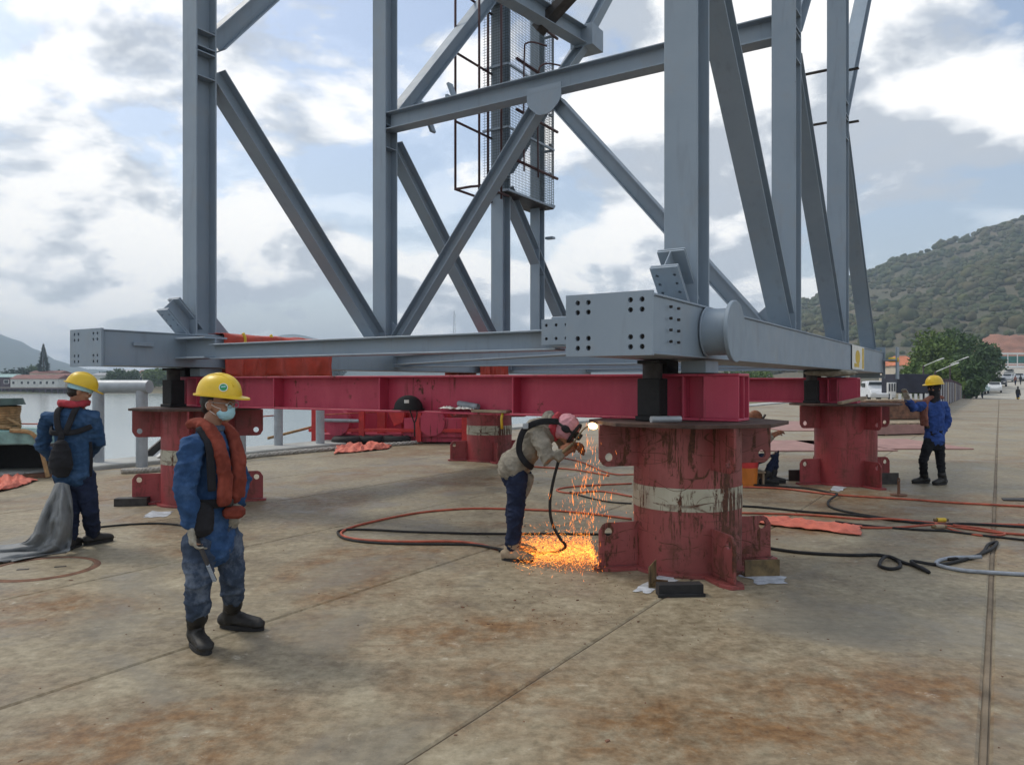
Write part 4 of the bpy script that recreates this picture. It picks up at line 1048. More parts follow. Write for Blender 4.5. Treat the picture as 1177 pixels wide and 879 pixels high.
pp = MB().cyl((-.13, 0, .03), (.13, .03, .03), .026, None, 14).build('steel_pipe', M['galv'], None, 35); pp.location = W(-.62, -.05, 1.272); pp.rotation_euler = (0, 0, R(8)); tag(pp, 'short bright steel pipe lying on top of the scratched pillar', 'pipe')
o = MB().box((0, 0, .02), (.5, .09, .04)).build('timber_offcut', M['timber'], None, bevel=.004); o.location = W(6.0, -.45, 1.272); o.rotation_euler = (0, R(-9), R(20)); o.location.z = 1.31; tag(o, 'weathered timber offcut on top of the plain deep red pillar', 'timber')
def bundle():
    t = empty('rag_bundle', W(6.2, -.1, 1.675), UA); tag(t, 'grey rag bundle stuffed under the girder above the plain pillar', 'rags')
    def f(u, v):
        a = u*6.283; r = .09 + .03*fb((math.cos(a)*2, math.sin(a)*2, v*5), 1, 3); e = math.sin(v*math.pi)**.4
        return (r*math.cos(a)*e*1.2, (v-.5)*.8, .075 + r*math.sin(a)*e*.62)
    grid_mesh('rag', f, 20, 24, M['glove'], True, t)
bundle()

# orange and red bucket beside the sitting worker
def bucket():
    t = empty('bucket', G(858, 558)); tag(t, 'orange bucket with a red band that stands behind the scratched pillar', 'bucket')
    MB().cyl((0, 0, 0), (0, 0, .28), .155, .172, 28).build('shell', M['orange_plastic'], t, 35)
    MB().cyl((0, 0, .281), (0, 0, .385), .1725, .178, 28).build('upper_band', M['red_plastic'], t, 35)
    MB().tube([(.18*math.cos(2*math.pi*k/28), .18*math.sin(2*math.pi*k/28), .388) for k in range(29)], .009, 6).build('rim', M['white'], t, True)
bucket()

# ------------------------------------------------------------------ quay edge: pipe rails, rope, winch, gangway, wire
def pipe_rail(pa, pb, label, zt=1.48):
    a, b = Vector(pa), Vector(pb); t = empty('pipe_rail', a); tag(t, label, 'rail', 'galvanised pipe rails on the quay'); d = b - a
    MB().cyl((0, 0, -.05), (0, 0, zt), .105, None, 24).build('post', M['galv'], t, 35); MB().cyl(d + Vector((0, 0, -.05)), d + Vector((0, 0, zt)), .105, None, 24).build('post', M['galv'], t, 35)
    e = d.normalized()*.16
    MB().cyl(-e*.4 + Vector((0, 0, zt + .04)), d + e + Vector((0, 0, zt + .04)), .125, None, 24).build('top_rail', M['galv'], t, 35)
pipe_rail(G(113, 536), G(163, 537), 'thick galvanised pipe rail beside the worker seen from behind')
pipe_rail(G(320, 516), G(368, 514), 'galvanised pipe rail under the long red beam behind the denim worker')
pipe_rail(G(226, 528), G(277, 524), 'galvanised pipe rail hidden behind the denim worker and the pillar')
def mooring_rope(pts, label, r=.05):
    P = smooth_path([G(*p) for p in pts], 14); o = P[0].copy(); m = MB(); t = empty('mooring_rope', o); tag(t, label, 'rope', 'mooring ropes along the quay')
    for st__ in range(3):
        Q = []
        for i, p in enumerate(P):
            tn = (P[min(i+1, len(P)-1)] - P[max(i-1, 0)]).normalized(); a = tn.cross(Vector((0, 0, 1))).normalized(); b = a.cross(tn)
            ph = i*1.05 + st__*2.094; Q.append(p - o + (a*math.cos(ph) + b*math.sin(ph))*r*.5 + Vector((0, 0, r)))
        MB().tube(Q, r*.55, 6).build('strand', M['rope'], t, True)
mooring_rope([(140, 545), (165, 544), (200, 541), (245, 534), (290, 527), (330, 523), (386, 518)], 'thick white mooring rope lying on the quay past the denim worker')
mooring_rope([(432, 514), (465, 512), (500, 508), (530, 504), (560, 501)], 'white mooring rope on the quay in front of the red cradle')
def wire(pa, pb, r, mat, label, sag=0.0):
    a, b = Vector(pa), Vector(pb); pts = [a.lerp(b, k/12) - Vector((0, 0, sag*math.sin(math.pi*k/12))) - a for k in range(13)]
    o = MB().tube(pts, r, 6).build('guard_wire', mat, None, True); o.location = a; tag(o, label, 'wire')
p0, p1 = G(113, 536), G(163, 537)
wire(Vector((-10.5, 14.6, .82)), G(113, 536) + Vector((-.1, 0, .80)), .014, M['hose_o'], 'rusty guard wire running to the first pipe rail at the edge of the view')
wire(G(163, 537) + Vector((.1, 0, .80)), G(320, 516) + Vector((-.1, 0, .80)), .016, M['hose_o'], 'rusty guard wire stretched between the pipe rails')
wire(G(368, 514) + Vector((.1, 0, .8)), W(20, 11.9, .8), .016, M['hose_o'], 'rusty guard wire beyond the last pipe rail')
wire(at(308, 504, 19.2), at(430, 473, 22.5), .035, M['tan'], 'taut brown rope slanting from the quay to the red cradle')
def winch():
    p = G(-2, 549); t = empty('mooring_winch', Vector((p.x, p.y, 0)), R(8)); tag(t, 'teal mooring winch box with a rope drum at the edge of the view', 'winch')
    for x, s in ((-.55, .06), (.82, .06)): MB().box((x, .3, .28), (s, .9, .56)).build('side_plate', M['darksteel'], t)
    MB().box((.12, .70, .28), (1.34, .06, .56)).build('back_plate', M['black'], t)
    MB().box((.14, .3, .03), (1.45, .95, .05)).build('floor_plate', M['rust'], t)
    m = MB(); prof = [(-.70, .56), (.55, .56), (.74, .52), (.66, .74), (.40, .80), (-.70, .80)]
    m.add([(x, -.2, z) for x, z in prof] + [(x, .78, z) for x, z in prof], [(0, 1, 2, 3, 4, 5), (11, 10, 9, 8, 7, 6)] + [(i, (i+1) % 6, 6 + (i+1) % 6, 6 + i) for i in range(6)]); m.build('top_casing', M['teal'], t, bevel=.02)
    MB().tube(smooth_path([(.30, -.24, .80), (.62, -.24, .76), (.76, -.24, .52), (.86, -.24, .12), (.88, -.24, .02)], 6), .035, 8).build('edge_fender', M['tan'], t, True)
    MB().tube([(.08, -.18, .05), (-.04, -.18, .55)], .018, 6).build('stay', M['timber'], t)
    MB().cyl((-.05, .25, .80), (-.05, .25, 1.22), .22, .20, 24).build('drum', M['dkgreen'], t, 35)
    MB().cyl((-.05, .25, 1.22), (-.05, .25, 1.33), .34, .30, 28).build('drum_cap', M['dkgreen'], t, 35)
    pts = [(-.05 + (.245 + .01*math.sin(k*.9))*math.cos(k*.42), .25 + (.245 + .01*math.sin(k*.9))*math.sin(k*.42), .84 + k*.0028) for k in range(130)]
    MB().tube(pts, .026, 6).build('rope_coil', M['tan'], t, True)
    MB().tube(smooth_path([(.1, .05, 1.0), (.3, -.05, .92), (.34, -.02, .84), (.18, -.12, .83), (.05, -.1, .86), (.28, -.16, .84)], 8), .026, 6).build('loose_rope', M['tan'], t, True)
winch()
def gangway():
    a, b = G(132, 542), Vector((0, 0, 0)); t = empty('gangway', W(3.0, 12.0, -.1), UA); tag(t, 'pale gangway with dark underside sloping down past the pipe rail', 'gangway')
    MB().bar((-1.3, .2, -.7), (.5, .2, .62), .5, .06).build('walkway', M['white'], t); 
    for y in (-.1, .5): MB().bar((-1.3, y, -.62), (.5, y, .70), .06, .22).build('stringer', M['darksteel'], t)
gangway()
# bright red cradle, tyres and net heap on the quay behind the red beam
def cradle():
    o = G(455, 512); t = empty('red_cradle', Vector((o.x, o.y + .8, 0)), UA - R(60)); tag(t, 'bright red steel cradle on the quay behind the long red beam', 'cradle')
    rp = M['red_plastic']; rd = M['red']
    MB().box((0, .4, .14), (4.2, 1.3, .2)).build('base_beam', rd, t, bevel=.01)
    MB().box((1.1, -.2, .42), (1.9, .25, .5)).build('side_panel', rd, t, bevel=.01)
    MB().box((.2, .9, .75), (5.0, .1, 1.1)).build('back_panel', rd, t, bevel=.01)
    for x in (-2.2, -.95, .55, 1.75, 2.4): MB().box((x, -.35, .6), (.14, .14, 1.1)).build('post', rp, t, bevel=.008)
    for x in (-1.6, .9): MB().cyl((x, -.42, .55), (x, -.1, .55), .34, None, 24).build('roller', rd, t, 35)
    for z in (.35, 1.15): MB().box((.1, -.36, z), (4.9, .09, .09)).build('front_rail', rp, t, bevel=.006)
    for x in (-1.75, -1.25, -.55, .1, 1.35, 2.0): MB().box((x, .25, .85), (.22, .2, 1.3)).build('post', rp if x > -1 else rd, t, bevel=.008)
    m = MB(); m.add([(-.5, -.25, 1.35), (.25, -.25, 1.35), (.12, -.25, .55), (-.12, -.25, .45), (-.5, .1, 1.35), (.25, .1, 1.35), (.12, .1, .55), (-.12, .1, .45)], [(0, 3, 2, 1), (4, 5, 6, 7), (0, 1, 5, 4), (1, 2, 6, 5), (2, 3, 7, 6), (3, 0, 4, 7)]); m.build('wedge_plate', rp, t, bevel=.01)
    MB().box((.8, -.1, .95), (2.4, .1, .12)).build('cross_rail', rp, t, bevel=.005); MB().box((0, .3, 1.5), (4.0, .3, .16)).build('top_rail', rp, t, bevel=.008)
    MB().bar((.4, -.1, .95), (1.2, -.1, 1.45), .07, .07).build('diagonal', rp, t); MB().bar((1.9, -.1, .95), (1.3, -.1, 1.45), .07, .07).build('diagonal', rp, t)
    MB().cyl((-1.9, -.5, .62), (-1.0, -.5, .60), .045, None, 10).build('rod', M['galv'], t, 35)
cradle()
def tyre(p, rz, label, r=.38, tilt=90):
    n, k_ = 28, 10; m = MB(); vs_ = []
    for i in range(n):
        a = 2*math.pi*i/n
        for j in range(k_):
            b = 2*math.pi*j/k_; rr = r*.72 + r*.28*math.cos(b); vs_.append((rr*math.cos(a), rr*math.sin(a), r*.3*math.sin(b) + r*.3))
    m.add(vs_, [(i*k_+j, ((i+1) % n)*k_+j, ((i+1) % n)*k_+(j+1) % k_, i*k_+(j+1) % k_) for i in range(n) for j in range(k_)])
    o = m.build('old_tyre', M['black'], None, True); o.location = p; o.rotation_euler = (R(tilt), 0, rz); tag(o, label, 'tyre', 'old tyres at the red cradle')
tyre(G(397, 512) + Vector((0, .1, 0)), .3, 'old tyre lying beside the pipe rail end of the red cradle', tilt=0)
tyre(G(425, 511) + Vector((0, .1, 0)), 1.0, 'old tyre lying in front of the red cradle', tilt=0)
tyre(G(455, 511) + Vector((0, .1, 0)), 2.0, 'old tyre lying below the red wedge of the cradle', tilt=0)
def net_heap():
    o = G(528, 502); rng = random.Random(4); m = MB(); t = empty('net_heap', o + Vector((0, .9, 0))); tag(t, 'heap of dark green netting on the quay beside the back pillar', 'netting')
    def f(u, v):
        a = u*6.283; rr = 1 - v; h = 1.12*math.cos(rr*1.4)*(1 + .25*fb((math.cos(a)*2, math.sin(a)*2, rr*3), 1, 4)) - .18
        return (math.cos(a)*rr*1.0*(1 + .2*fb((math.cos(a), math.sin(a), 2), 2, 3)), math.sin(a)*rr*.75, max(0, h))
    grid_mesh('mound', f, 40, 16, M['dkgreen'], True, t)
    for i in range(70):
        x, y = rng.uniform(-.95, .9), rng.uniform(-.72, -.2); z = .1 + rng.random()*.75*(1 - abs(x)*.7); pts = [Vector((x + .25*k + rng.uniform(-.06, .06), y + rng.uniform(-.08, .08), max(.03, z + rng.uniform(-.09, .09)*k))) for k in (-2, -1, 0, 1, 2)]
        m.tube(smooth_path(pts, 3), rng.choice((.012, .02, .03)), 5)
    nn = m.build('net_strands', M['leaf_c'], t, True); tag(nn, kind='stuff')
net_heap()
buoy = MB().ell((0, 0, .1), Vector((.3, 0, 0)), Vector((0, .3, 0)), Vector((0, 0, .36))).cyl((0, 0, .4), (0, 0, .8), .05, None, 8).build('red_buoy', M['red_plastic'], None, True)
d_ = 100; buoy.location = ((181 - CX)/F*d_, d_, -2.3); tag(buoy, 'small red buoy floating on the harbour beside the pipe rail', 'buoy')

# ------------------------------------------------------------------ far end of the pier: steel plates, trays, fence, vehicles
def steel_plate(p, w, l, label, rz=0.0, z=.03):
    o = MB().box((0, 0, z/2), (l, w, z)).build('steel_plate', M['rustplate'], None, bevel=.004); o.location = p; o.rotation_euler = (0, 0, UA + rz); tag(o, label, 'steel plate', 'faded steel plates on the deck')
steel_plate(G(905, 513), 3.2, 2.4, 'faded pink steel plate on the deck behind the sitting worker', -UA + R(0))
steel_plate(G(968, 513), 3.0, 1.3, 'faded pink steel plate on the deck behind the plain pillar', -UA)
steel_plate(G(1030, 511), 3.2, 2.1, 'faded pink steel plate on the deck behind the waving worker', -UA)
steel_plate(G(915, 490), 6.0, 3.2, 'farther faded steel plate on the deck between the two red pillars', -UA)
steel_plate(G(996, 487), 5.0, 2.8, 'farther faded steel plate beside the timber trays', -UA)
def tray(p, l, w, h, label, mt, rz):
    t = empty('steel_tray', p, rz); tag(t, label, 'tray', 'rusty trays on the deck')
    MB().box((0, 0, .06), (l, w, .05)).build('tray_floor', M[mt], t); 
    for sd in (-1, 1): MB().box((0, sd*(w/2 - .03), h/2 + .05), (l, .05, h)).build('tray_side', M[mt], t, bevel=.006); MB().box((sd*(l/2 - .03), 0, h/2 + .05), (.05, w - .12, h)).build('tray_end', M[mt], t, bevel=.006)
    for k_ in range(5): MB().box((-l/2 + l*(k_+.5)/5, 0, h + .08), (l/7, w*.9, .05)).build('board', M['timber'], t, bevel=.005)
    for sd in (-1, 1): MB().box((sd*l*.32, 0, .018), (.1, w, .034)).build('skid', M['rust'], t)
tray(G(1024, 499), 2.2, 1.1, .26, 'rusty low tray filled with boards behind the waving worker', 'rustplate', R(18))
tray(G(1018, 482), 3.0, 1.4, .75, 'tall rusty steel tray beyond the low board tray', 'rust', R(10))
def fence():
    t = empty('sheet_fence', W(36, .9), UA); tag(t, 'grey sheet fence running along the yard below the trees', 'fence')
    for i in range(18):
        x = i*2.6; z = zroad((W(36 + x, .9)).y)
        MB().box((x, 0, z + .8), (.12, .12, 2.1)).build('post', M['walld'], t)
        MB().box((x + 1.3, .02, z + .78), (2.42, .05, 1.7)).build('sheet', M['roofg'] if i % 4 else M['wallc'], t)
fence()
def lampbits():
    for i, (px, py, d) in enumerate(((1070, 417, 60), (1085, 423, 52), (1100, 415, 66))):
        p = at(px, py, d); t = empty('street_lamp', (p.x - .6, p.y, -.2)); tag(t, ['pale street lamp arm in front of the fence trees, nearest the orange roof', 'lowest pale street lamp arm above the yard fence', 'pale street lamp arm deepest in the fence trees'][i], 'street lamp', 'street lamps over the yard')
        MB().cyl((0, 0, 0), (0, 0, p.z - .05), .06, .045, 10).build('pole', M['walld'], t, 35); MB().bar((0, 0, p.z - .1), (1.3, 0, p.z + .45), .05, .04).build('arm', M['white'], t)
        MB().bar((1.1, 0, p.z + .36), (1.6, 0, p.z + .54), .12, .06).build('lamp_head', M['white'], t)
lampbits()
def shelter():
    p = G(1052, 487); d = 34; x = (1052 - CX)/F*d; t = empty('cargo_container', (x, d, 0), R(6)); tag(t, 'dark navy site cabin standing at the yard fence behind the waving worker', 'cabin')
    nv = plain('navy_cabin_paint', (.022, .026, .045), .7, .3, 2)
    MB().box((0, .6, 1.55), (1.7, 1.2, .85)).build('cabin_body', nv, t, bevel=.02)
    for i in range(7): MB().box((-.75 + i*.25, -.03, .8), (.12, .05, .6)).build('slat', M['white'], t)
    for sx in (-.8, .8): 
        MB().box((sx, .6, .58), (.09, .09, 1.1)).build('leg', nv, t)
    MB().box((-1.05, .1, 1.35), (.42, .06, .5)).build('notice_board', M['white'], t)
    for i in range(3): MB().box((-1.17 + i*.12, .06, 1.38), (.05, .03, .34)).build('notice_print', nv, t)
    MB().box((-1.05, .13, .55), (.07, .05, 1.1)).build('board_leg', M['white'], t)
shelter()
def car(p, rz, paint, label, kind='car'):
    t = empty('parked_' + kind, p, rz); tag(t, label, kind, 'vehicles parked along the yard road')
    L_, Wd = (4.3, 1.75) if kind == 'car' else (5.2, 1.85)
    prof = [(-L_/2, .35), (-L_/2 + .05, .78), (-L_/2 + .25, .9), (-L_*.26, .95), (-L_*.13, 1.42), (L_*.16, 1.46), (L_*.32, 1.0), (L_*.46, .88), (L_/2, .6), (L_/2 - .03, .3), (-L_/2 + .1, .28)] if kind == 'car' else \
           [(-L_/2, .45), (-L_/2, .98), (-.45, 1.0), (-.42, 1.68), (.75, 1.72), (1.35, 1.12), (2.35, 1.02), (L_/2, .7), (L_/2 - .03, .42)]
    m = MB(); n = len(prof); w = Wd/2
    m.add([(x, -w*(1 if z < 1.05 else .84), z) for x, z in prof] + [(x, w*(1 if z < 1.05 else .84), z) for x, z in prof], [tuple(range(n)), tuple(reversed(range(n, 2*n)))] + [(i, (i+1) % n, n + (i+1) % n, n + i) for i in range(n)])
    m.build('body', paint, t, 30, .04)
    g = M['glass']
    if kind == 'car': ws = [((L_*.245, 1.22), .62, .5, -1), ((-L_*.20, 1.18), .6, .45, 1)]
    else: ws = [((1.06, 1.42), .74, .55, -1), ((-.45, 1.38), .42, .02, 1)]
    for (x, z), hh, lean, sg in ws:
        MB().bar((x + sg*lean*.42, 0, z - hh*.3), (x - sg*lean*.42 * (1 if sg < 0 else 1), 0, z + hh*.3), Wd*.72, .05, (0, 1, 0) if False else (1, 0, 0)).build('windscreen', g, t)
    for sd in (-1, 1):
        MB().box((.1 if kind != 'car' else 0, sd*w*.90, 1.2 if kind == 'car' else 1.38), (1.5 if kind == 'car' else .9, .05, .32)).build('side_window', g, t)
        MB().box((L_/2 - .06, sd*w*.72, .74), (.12, .3, .14)).build('headlight', M['white'], t)
        for x in (-L_*.3, L_*.31):
            wh = MB().cyl((x, sd*w*.78, .33), (x, sd*w*1.01, .33), .33, None, 18).build('wheel', M['black'], t, 35); MB().cyl((x, sd*w*1.0, .33), (x, sd*w*1.02, .33), .19, None, 14).build('rim', M['galv'], wh, 35)
cw = plain('white_car_paint', (.62, .64, .66), .3, .05, 2, 0); cs = plain('silver_car_paint', (.34, .37, .40), .3, .05, 2, 0); cd = plain('dark_car_paint', (.05, .055, .065), .3, .1, 2, 0); ct = plain('teal_car_paint', (.28, .42, .42), .35, .1, 2, 0)
def carat(px, d, rz, pt, lb, kind='car', z=None):
    car(Vector(((px - CX)/F*d, d, zroad(d) + .02 if z is None else z)), rz, pt, lb, kind)
carat(1004, 62, R(-100), cw, 'white pickup parked at the end of the pier beyond the plain pillar', 'pickup', .0)
carat(1126, 104, R(-128), ct, 'pale teal pickup parked under the trees by the road', 'pickup')
carat(1143, 108, R(-122), cw, 'white car parked nearest the road, in front of the line of cars', 'car')
carat(1150, 128, R(-125), cd, 'dark car in the middle of the line along the road', 'car')
carat(1158, 146, R(-125), cs, 'silver car behind the dark car on the road', 'car')
carat(1160, 170, R(-125), cw, 'white pickup at the top of the line of cars under the footbridge', 'pickup')
carat(1171, 150, R(-120), cs, 'silver car at the edge of the view below the footbridge', 'car')
carat(905, 70, R(170), cd, 'dark car on the pier end glimpsed below the far red beam', 'car', .0)
carat(884, 74, R(170), cs, 'grey car on the pier end glimpsed beside the sitting worker', 'car', .0)

# small grit, rust flakes and offcuts lying about
def litter():
    rng = np.random.RandomState(21); m = MB()
    for i in range(1100):
        if i < 350: p = G(rng.uniform(560, 900), rng.uniform(600, 720))
        else: p = Vector((rng.uniform(-5, 7), rng.uniform(2.6, 14), 0))
        s_ = rng.uniform(.0015, .005) * (2.0 if rng.rand() < .05 else 1); a = rng.uniform(0, 3.14); ca, sa = math.cos(a), math.sin(a); l = s_*rng.uniform(1, 2.6); h = s_*rng.uniform(.3, .8)
        q = [(-l, -s_), (l*.8, -s_*.7), (l, s_*.6), (-l*.6, s_)]
        m.add([(p.x + x*ca - y*sa, p.y + x*sa + y*ca, .001) for x, y in q] + [(p.x + .7*(x*ca - y*sa), p.y + .7*(x*sa + y*ca), .001 + h) for x, y in q], [(4, 5, 6, 7), (0, 1, 5, 4), (1, 2, 6, 5), (2, 3, 7, 6), (3, 0, 4, 7)])
    o = m.build('grit', M['rust'], None); tag(o, 'rust flakes and grit scattered over the concrete deck', 'grit', kind='stuff')
litter()

# ================================================================== PEOPLE
def organic(name, mb, voxel, mat, parent, o, smooth=6, wr=0.0, wf=7.0, seed=0, aniso=(.75, .75, 1.5)):
    """one continuous surface grown from overlapping lofts"""
    me = mb.mesh('tmp'); ob = bpy.data.objects.new('tmp', me); COL.objects.link(ob)
    rm = ob.modifiers.new('r', 'REMESH'); rm.mode = 'VOXEL'; rm.voxel_size = voxel
    sm = ob.modifiers.new('s', 'SMOOTH'); sm.factor = .5; sm.iterations = smooth
    dg = bpy.context.evaluated_depsgraph_get(); ev = ob.evaluated_get(dg)
    out = bpy.data.meshes.new_from_object(ev); bpy.data.objects.remove(ob); bpy.data.meshes.remove(me)
    out.name = name; n = len(out.vertices)
    co = np.empty(n*3); out.vertices.foreach_get('co', co); co = co.reshape(-1, 3)
    if wr:
        no = np.empty(n*3); out.vertices.foreach_get('normal', no); no = no.reshape(-1, 3)
        dsp = np.empty(n)
        for i in range(n):
            p = co[i]; q = Vector((p[0]*wf*aniso[0] + seed, p[1]*wf*aniso[1], p[2]*wf*aniso[2]))
            v = mnoise.noise(q); w_ = mnoise.noise(q*2.3 + Vector((5, 1, 2)))
            r_ = max(0.0, 1 - 3.0*abs(v)); r2 = max(0.0, 1 - 3.0*abs(w_)); dsp[i] = r_*r_*1.0 + r2*r2*.45 + mnoise.noise(q*.45)*.5 - .35
        co = co + no * (dsp * wr)[:, None]
    co = co - np.array(o)[None, :]
    out.vertices.foreach_set('co', co.ravel()); out.update()
    return link(name, out, mat, parent, True)
def limb(mb, pts, side=(1, 0, 0)): mb.loft([(p, r, r) if not isinstance(r, tuple) else (p, *r) for p, r in pts], side, 14)
def frame(f, up=(0, 0, 1)):
    f = Vector(f).normalized(); r = f.cross(Vector(up)).normalized(); u = r.cross(f); return f, r, u
def head_mesh(mb, c, fd, k=1.0, up=(0, 0, 1)):
    f, r, u = frame(fd, up); k = k
    E = lambda a, b, h, x, y, z: mb.ell(c + f*a*k + r*b*k + u*h*k, r*x*k, f*y*k, u*z*k)
    E(-.012, 0, .025, .076, .095, .088); E(.012, 0, -.02, .066, .078, .085); E(.030, 0, -.072, .048, .055, .045); E(.058, 0, -.098, .026, .026, .022)
    E(.085, 0, -.022, .015, .026, .030); E(.070, .036, .012, .030, .022, .012); E(.070, -.036, .012, .030, .022, .012); E(.068, .034, -.04, .026, .024, .024); E(.068, -.034, -.04, .026, .024, .024)
    E(.082, 0, -.066, .022, .014, .009)
    for s in (-1, 1): E(-.012, s*.077, -.018, .010, .022, .034); E(-.008, s*.080, .0, .008, .018, .016)
    return f, r, u
def hand(mb, wrist, d, palm, thumb, curl=.5, k=1.0, fat=1.0):
    """palm, four unequal fingers bent at the knuckles, thumb leaving the side of the palm"""
    d, palm = Vector(d).normalized(), Vector(palm); palm = (palm - d*palm.dot(d)).normalized(); sd = d.cross(palm).normalized() * thumb
    kn = wrist + d*.095*k
    mb.loft([(wrist - d*.02, .030*k*fat, .022*k*fat), (wrist + d*.03*k, .038*k*fat, .021*k*fat), (kn, .041*k*fat, .017*k*fat)], sd, 12)
    for i, ln in enumerate((.072, .080, .074, .060)):
        b = kn + sd*(.034 - .0228*i)*k - d*.006; p = b; a = 0.0; pts = [(b - d*.012, .0105*fat)]
        for j, fr in enumerate((.45, .32, .23)):
            a += curl*(.75 if j == 0 else 1.0); q = d*math.cos(a) + palm*math.sin(a); p = p + q*ln*fr*k*1.05; pts.append((p, (.0105 - .0012*(j+1))*fat))
        limb(mb, pts)
    b = wrist + d*.025*k + sd*.026*k; td = (d*.62 + sd*.62 + palm*.35).normalized(); t2 = (d*.85 + sd*.18 + palm*.55).normalized()
    limb(mb, [(b, .014*fat), (b + td*.034*k, .0135*fat), (b + td*.034*k + t2*.034*k, .0115*fat), (b + td*.034*k + t2*.060*k, .0095*fat)])
def boot(t, o, ankle, toe_dir, shaft, mat, ln=.27, name='boot', side=None):
    td = Vector((toe_dir[0], toe_dir[1], 0)).normalized(); a = Vector((ankle.x, ankle.y, 0)); sd = Vector((-td.y, td.x, 0)); m = MB()
    heel = a - td*.075
    m.loft([(heel + Vector((0, 0, .052)), .040, .046), (a + td*.02 + Vector((0, 0, .062)), .044, .058), (a + td*.09 + Vector((0, 0, .052)), .050, .046), (a + td*(ln - .11) + Vector((0, 0, .044)), .052, .036), (a + td*(ln - .085) + Vector((0, 0, .040)), .044, .030)], sd, 14)
    top = Vector(shaft); limb(m, [(a - td*.022 + Vector((0, 0, .05)), .052), (a - td*.016 + Vector((0, 0, .12)), .053), (ankle.lerp(top, .5), .060), (top, .066)])
    b = organic(name, m, .009, mat, t, o, 5, .004, 13, 3)
    # sole
    out = []
    for k_ in range(28):
        q = 2*math.pi*k_/28; x = math.cos(q); y = math.sin(q); cx_ = (ln - .075 - .085)/2 ; out.append(a + td*(x*(ln + .035)/2 + cx_) + sd*(y*(.050 + .007*x)))
    m = MB(); n = 28; z0, z1 = .002, .030; m.add([(p.x - o.x, p.y - o.y, z0) for p in out] + [(p.x - o.x, p.y - o.y, z1) for p in out], [tuple(reversed(range(n))), tuple(range(n, 2*n))] + [(i, (i+1) % n, n + (i+1) % n, n + i) for i in range(n)])
    m.build('sole', M['black'], b, 40); return b
def hard_hat(t, o, c, fd, up=(0, 0, 1), emblem=False, k=1.0):
    f, r, u = frame(fd, up); m = MB(); n = 40; rows = 12; vs_ = []
    for j in range(rows):
        th = math.pi/2*j/(rows - .5); cr, sr = math.cos(th)**.72, math.sin(th)
        for i in range(n):
            q = 2*math.pi*i/n; x, y = math.cos(q), math.sin(q); ridge = 1 + .018*max(0, 1 - abs(y)*6)*sr
            vs_.append(c + (f*x*.142*cr + r*y*.116*cr)*k*1.0 + u*(.132*sr*ridge)*k - o)
    m.add(vs_, [(j*n+i, j*n+(i+1) % n, (j+1)*n+(i+1) % n, (j+1)*n+i) for j in range(rows-1) for i in range(n)] + [tuple((rows-1)*n+i for i in range(n))])
    h = m.build('hard_hat', M['helmet'], t, True)
    m = MB(); vs_ = []
    for kk, dz in ((1.0, .004), (1.0, -.006)):
        for i in range(n):
            q = 2*math.pi*i/n; x, y = math.cos(q), math.sin(q); pk = .016 + .045*max(0, x)**2
            vs_.append(c + (f*x*(.142 + pk) + r*y*(.116 + .014 + .004*max(0, x)))*k + u*(dz - .012*max(0, x)**2)*k - o)
    for i in range(n):
        q = 2*math.pi*i/n; vs_.append(c + (f*math.cos(q)*.136 + r*math.sin(q)*.110)*k + u*.004*k - o)
    m.add(vs_, [(i, (i+1) % n, n+(i+1) % n, n+i) for i in range(n)] + [(i, 2*n+i, 2*n+(i+1) % n, (i+1) % n) for i in range(n)] + [(n+i, n+(i+1) % n, 2*n+(i+1) % n, 2*n+i) for i in range(n)])
    m.build('brim', M['helmet'], h, 40)
    for sdn in (-.036, 0, .036):
        pts = [c + f*(.135*math.cos(a)) * k + r*sdn*k + u*(.134*math.sin(a) - abs(sdn)*.12)*k - o for a in [R(28 + 12.4*i) for i in range(11)]]
        MB().tube(pts, .0075, 6).build('ridge', M['helmet'], h, True)
    if emblem:
        q_, th_ = R(emblem[0]), R(emblem[1]); cr_ = math.cos(th_)**.72; p = c + (f*math.cos(q_)*.142*cr_ + r*math.sin(q_)*.116*cr_ + u*.132*math.sin(th_))*k; nn = (f*math.cos(q_)*.8 + r*math.sin(q_) + u*.25).normalized(); a = nn.cross(u).normalized(); b = a.cross(nn)
        em = MB().cyl(p - o - nn*.014, p - o + nn*.003, .026, None, 20).build('emblem', M['white'], h, 35)
        MB().cyl(p - o + nn*.001, p - o + nn*.0045, .021, None, 18).build('emblem_disc', M['green'], em, 35)
        MB().bar(p - o + nn*.0055 - a*.013 + b*.006, p - o + nn*.0055 + a*.013 + b*.002, .007, .002, nn).build('emblem_mark', M['mask'], em)
    return h
def band(pts, width, thick, sides, n=10):
    """padded strap: closed sweep with a flat oval section"""
    m = MB(); P = [Vector(p) for p in pts]; vs_ = []; fs = []; k_ = 12; N_ = len(P)
    for i, p in enumerate(P):
        t = (P[min(i+1, N_-1)] - P[max(i-1, 0)]).normalized(); nrm = Vector(sides[i]); nrm = (nrm - t*nrm.dot(t)).normalized(); w = t.cross(nrm)
        wd = width[i] if isinstance(width, (list, tuple)) else width; th = thick; e = 1.0 if 0 < i < N_-1 else .85
        for j in range(k_):
            q = 2*math.pi*j/k_; cx_ = math.copysign(abs(math.cos(q))**.55, math.cos(q)); sx = math.copysign(abs(math.sin(q))**.7, math.sin(q)); vs_.append(p + w*cx_*wd/2*e + nrm*sx*th/2*e)
    for i in range(N_-1):
        for j in range(k_): fs.append((i*k_+j, i*k_+(j+1) % k_, (i+1)*k_+(j+1) % k_, (i+1)*k_+j))
    fs.append(tuple(reversed(range(k_)))); fs.append(tuple((N_-1)*k_+j for j in range(k_)))
    m.add(vs_, fs); return m
def moved(m, o): m.v = [(x - o.x, y - o.y, z - o.z) for x, y, z in m.v]; return m

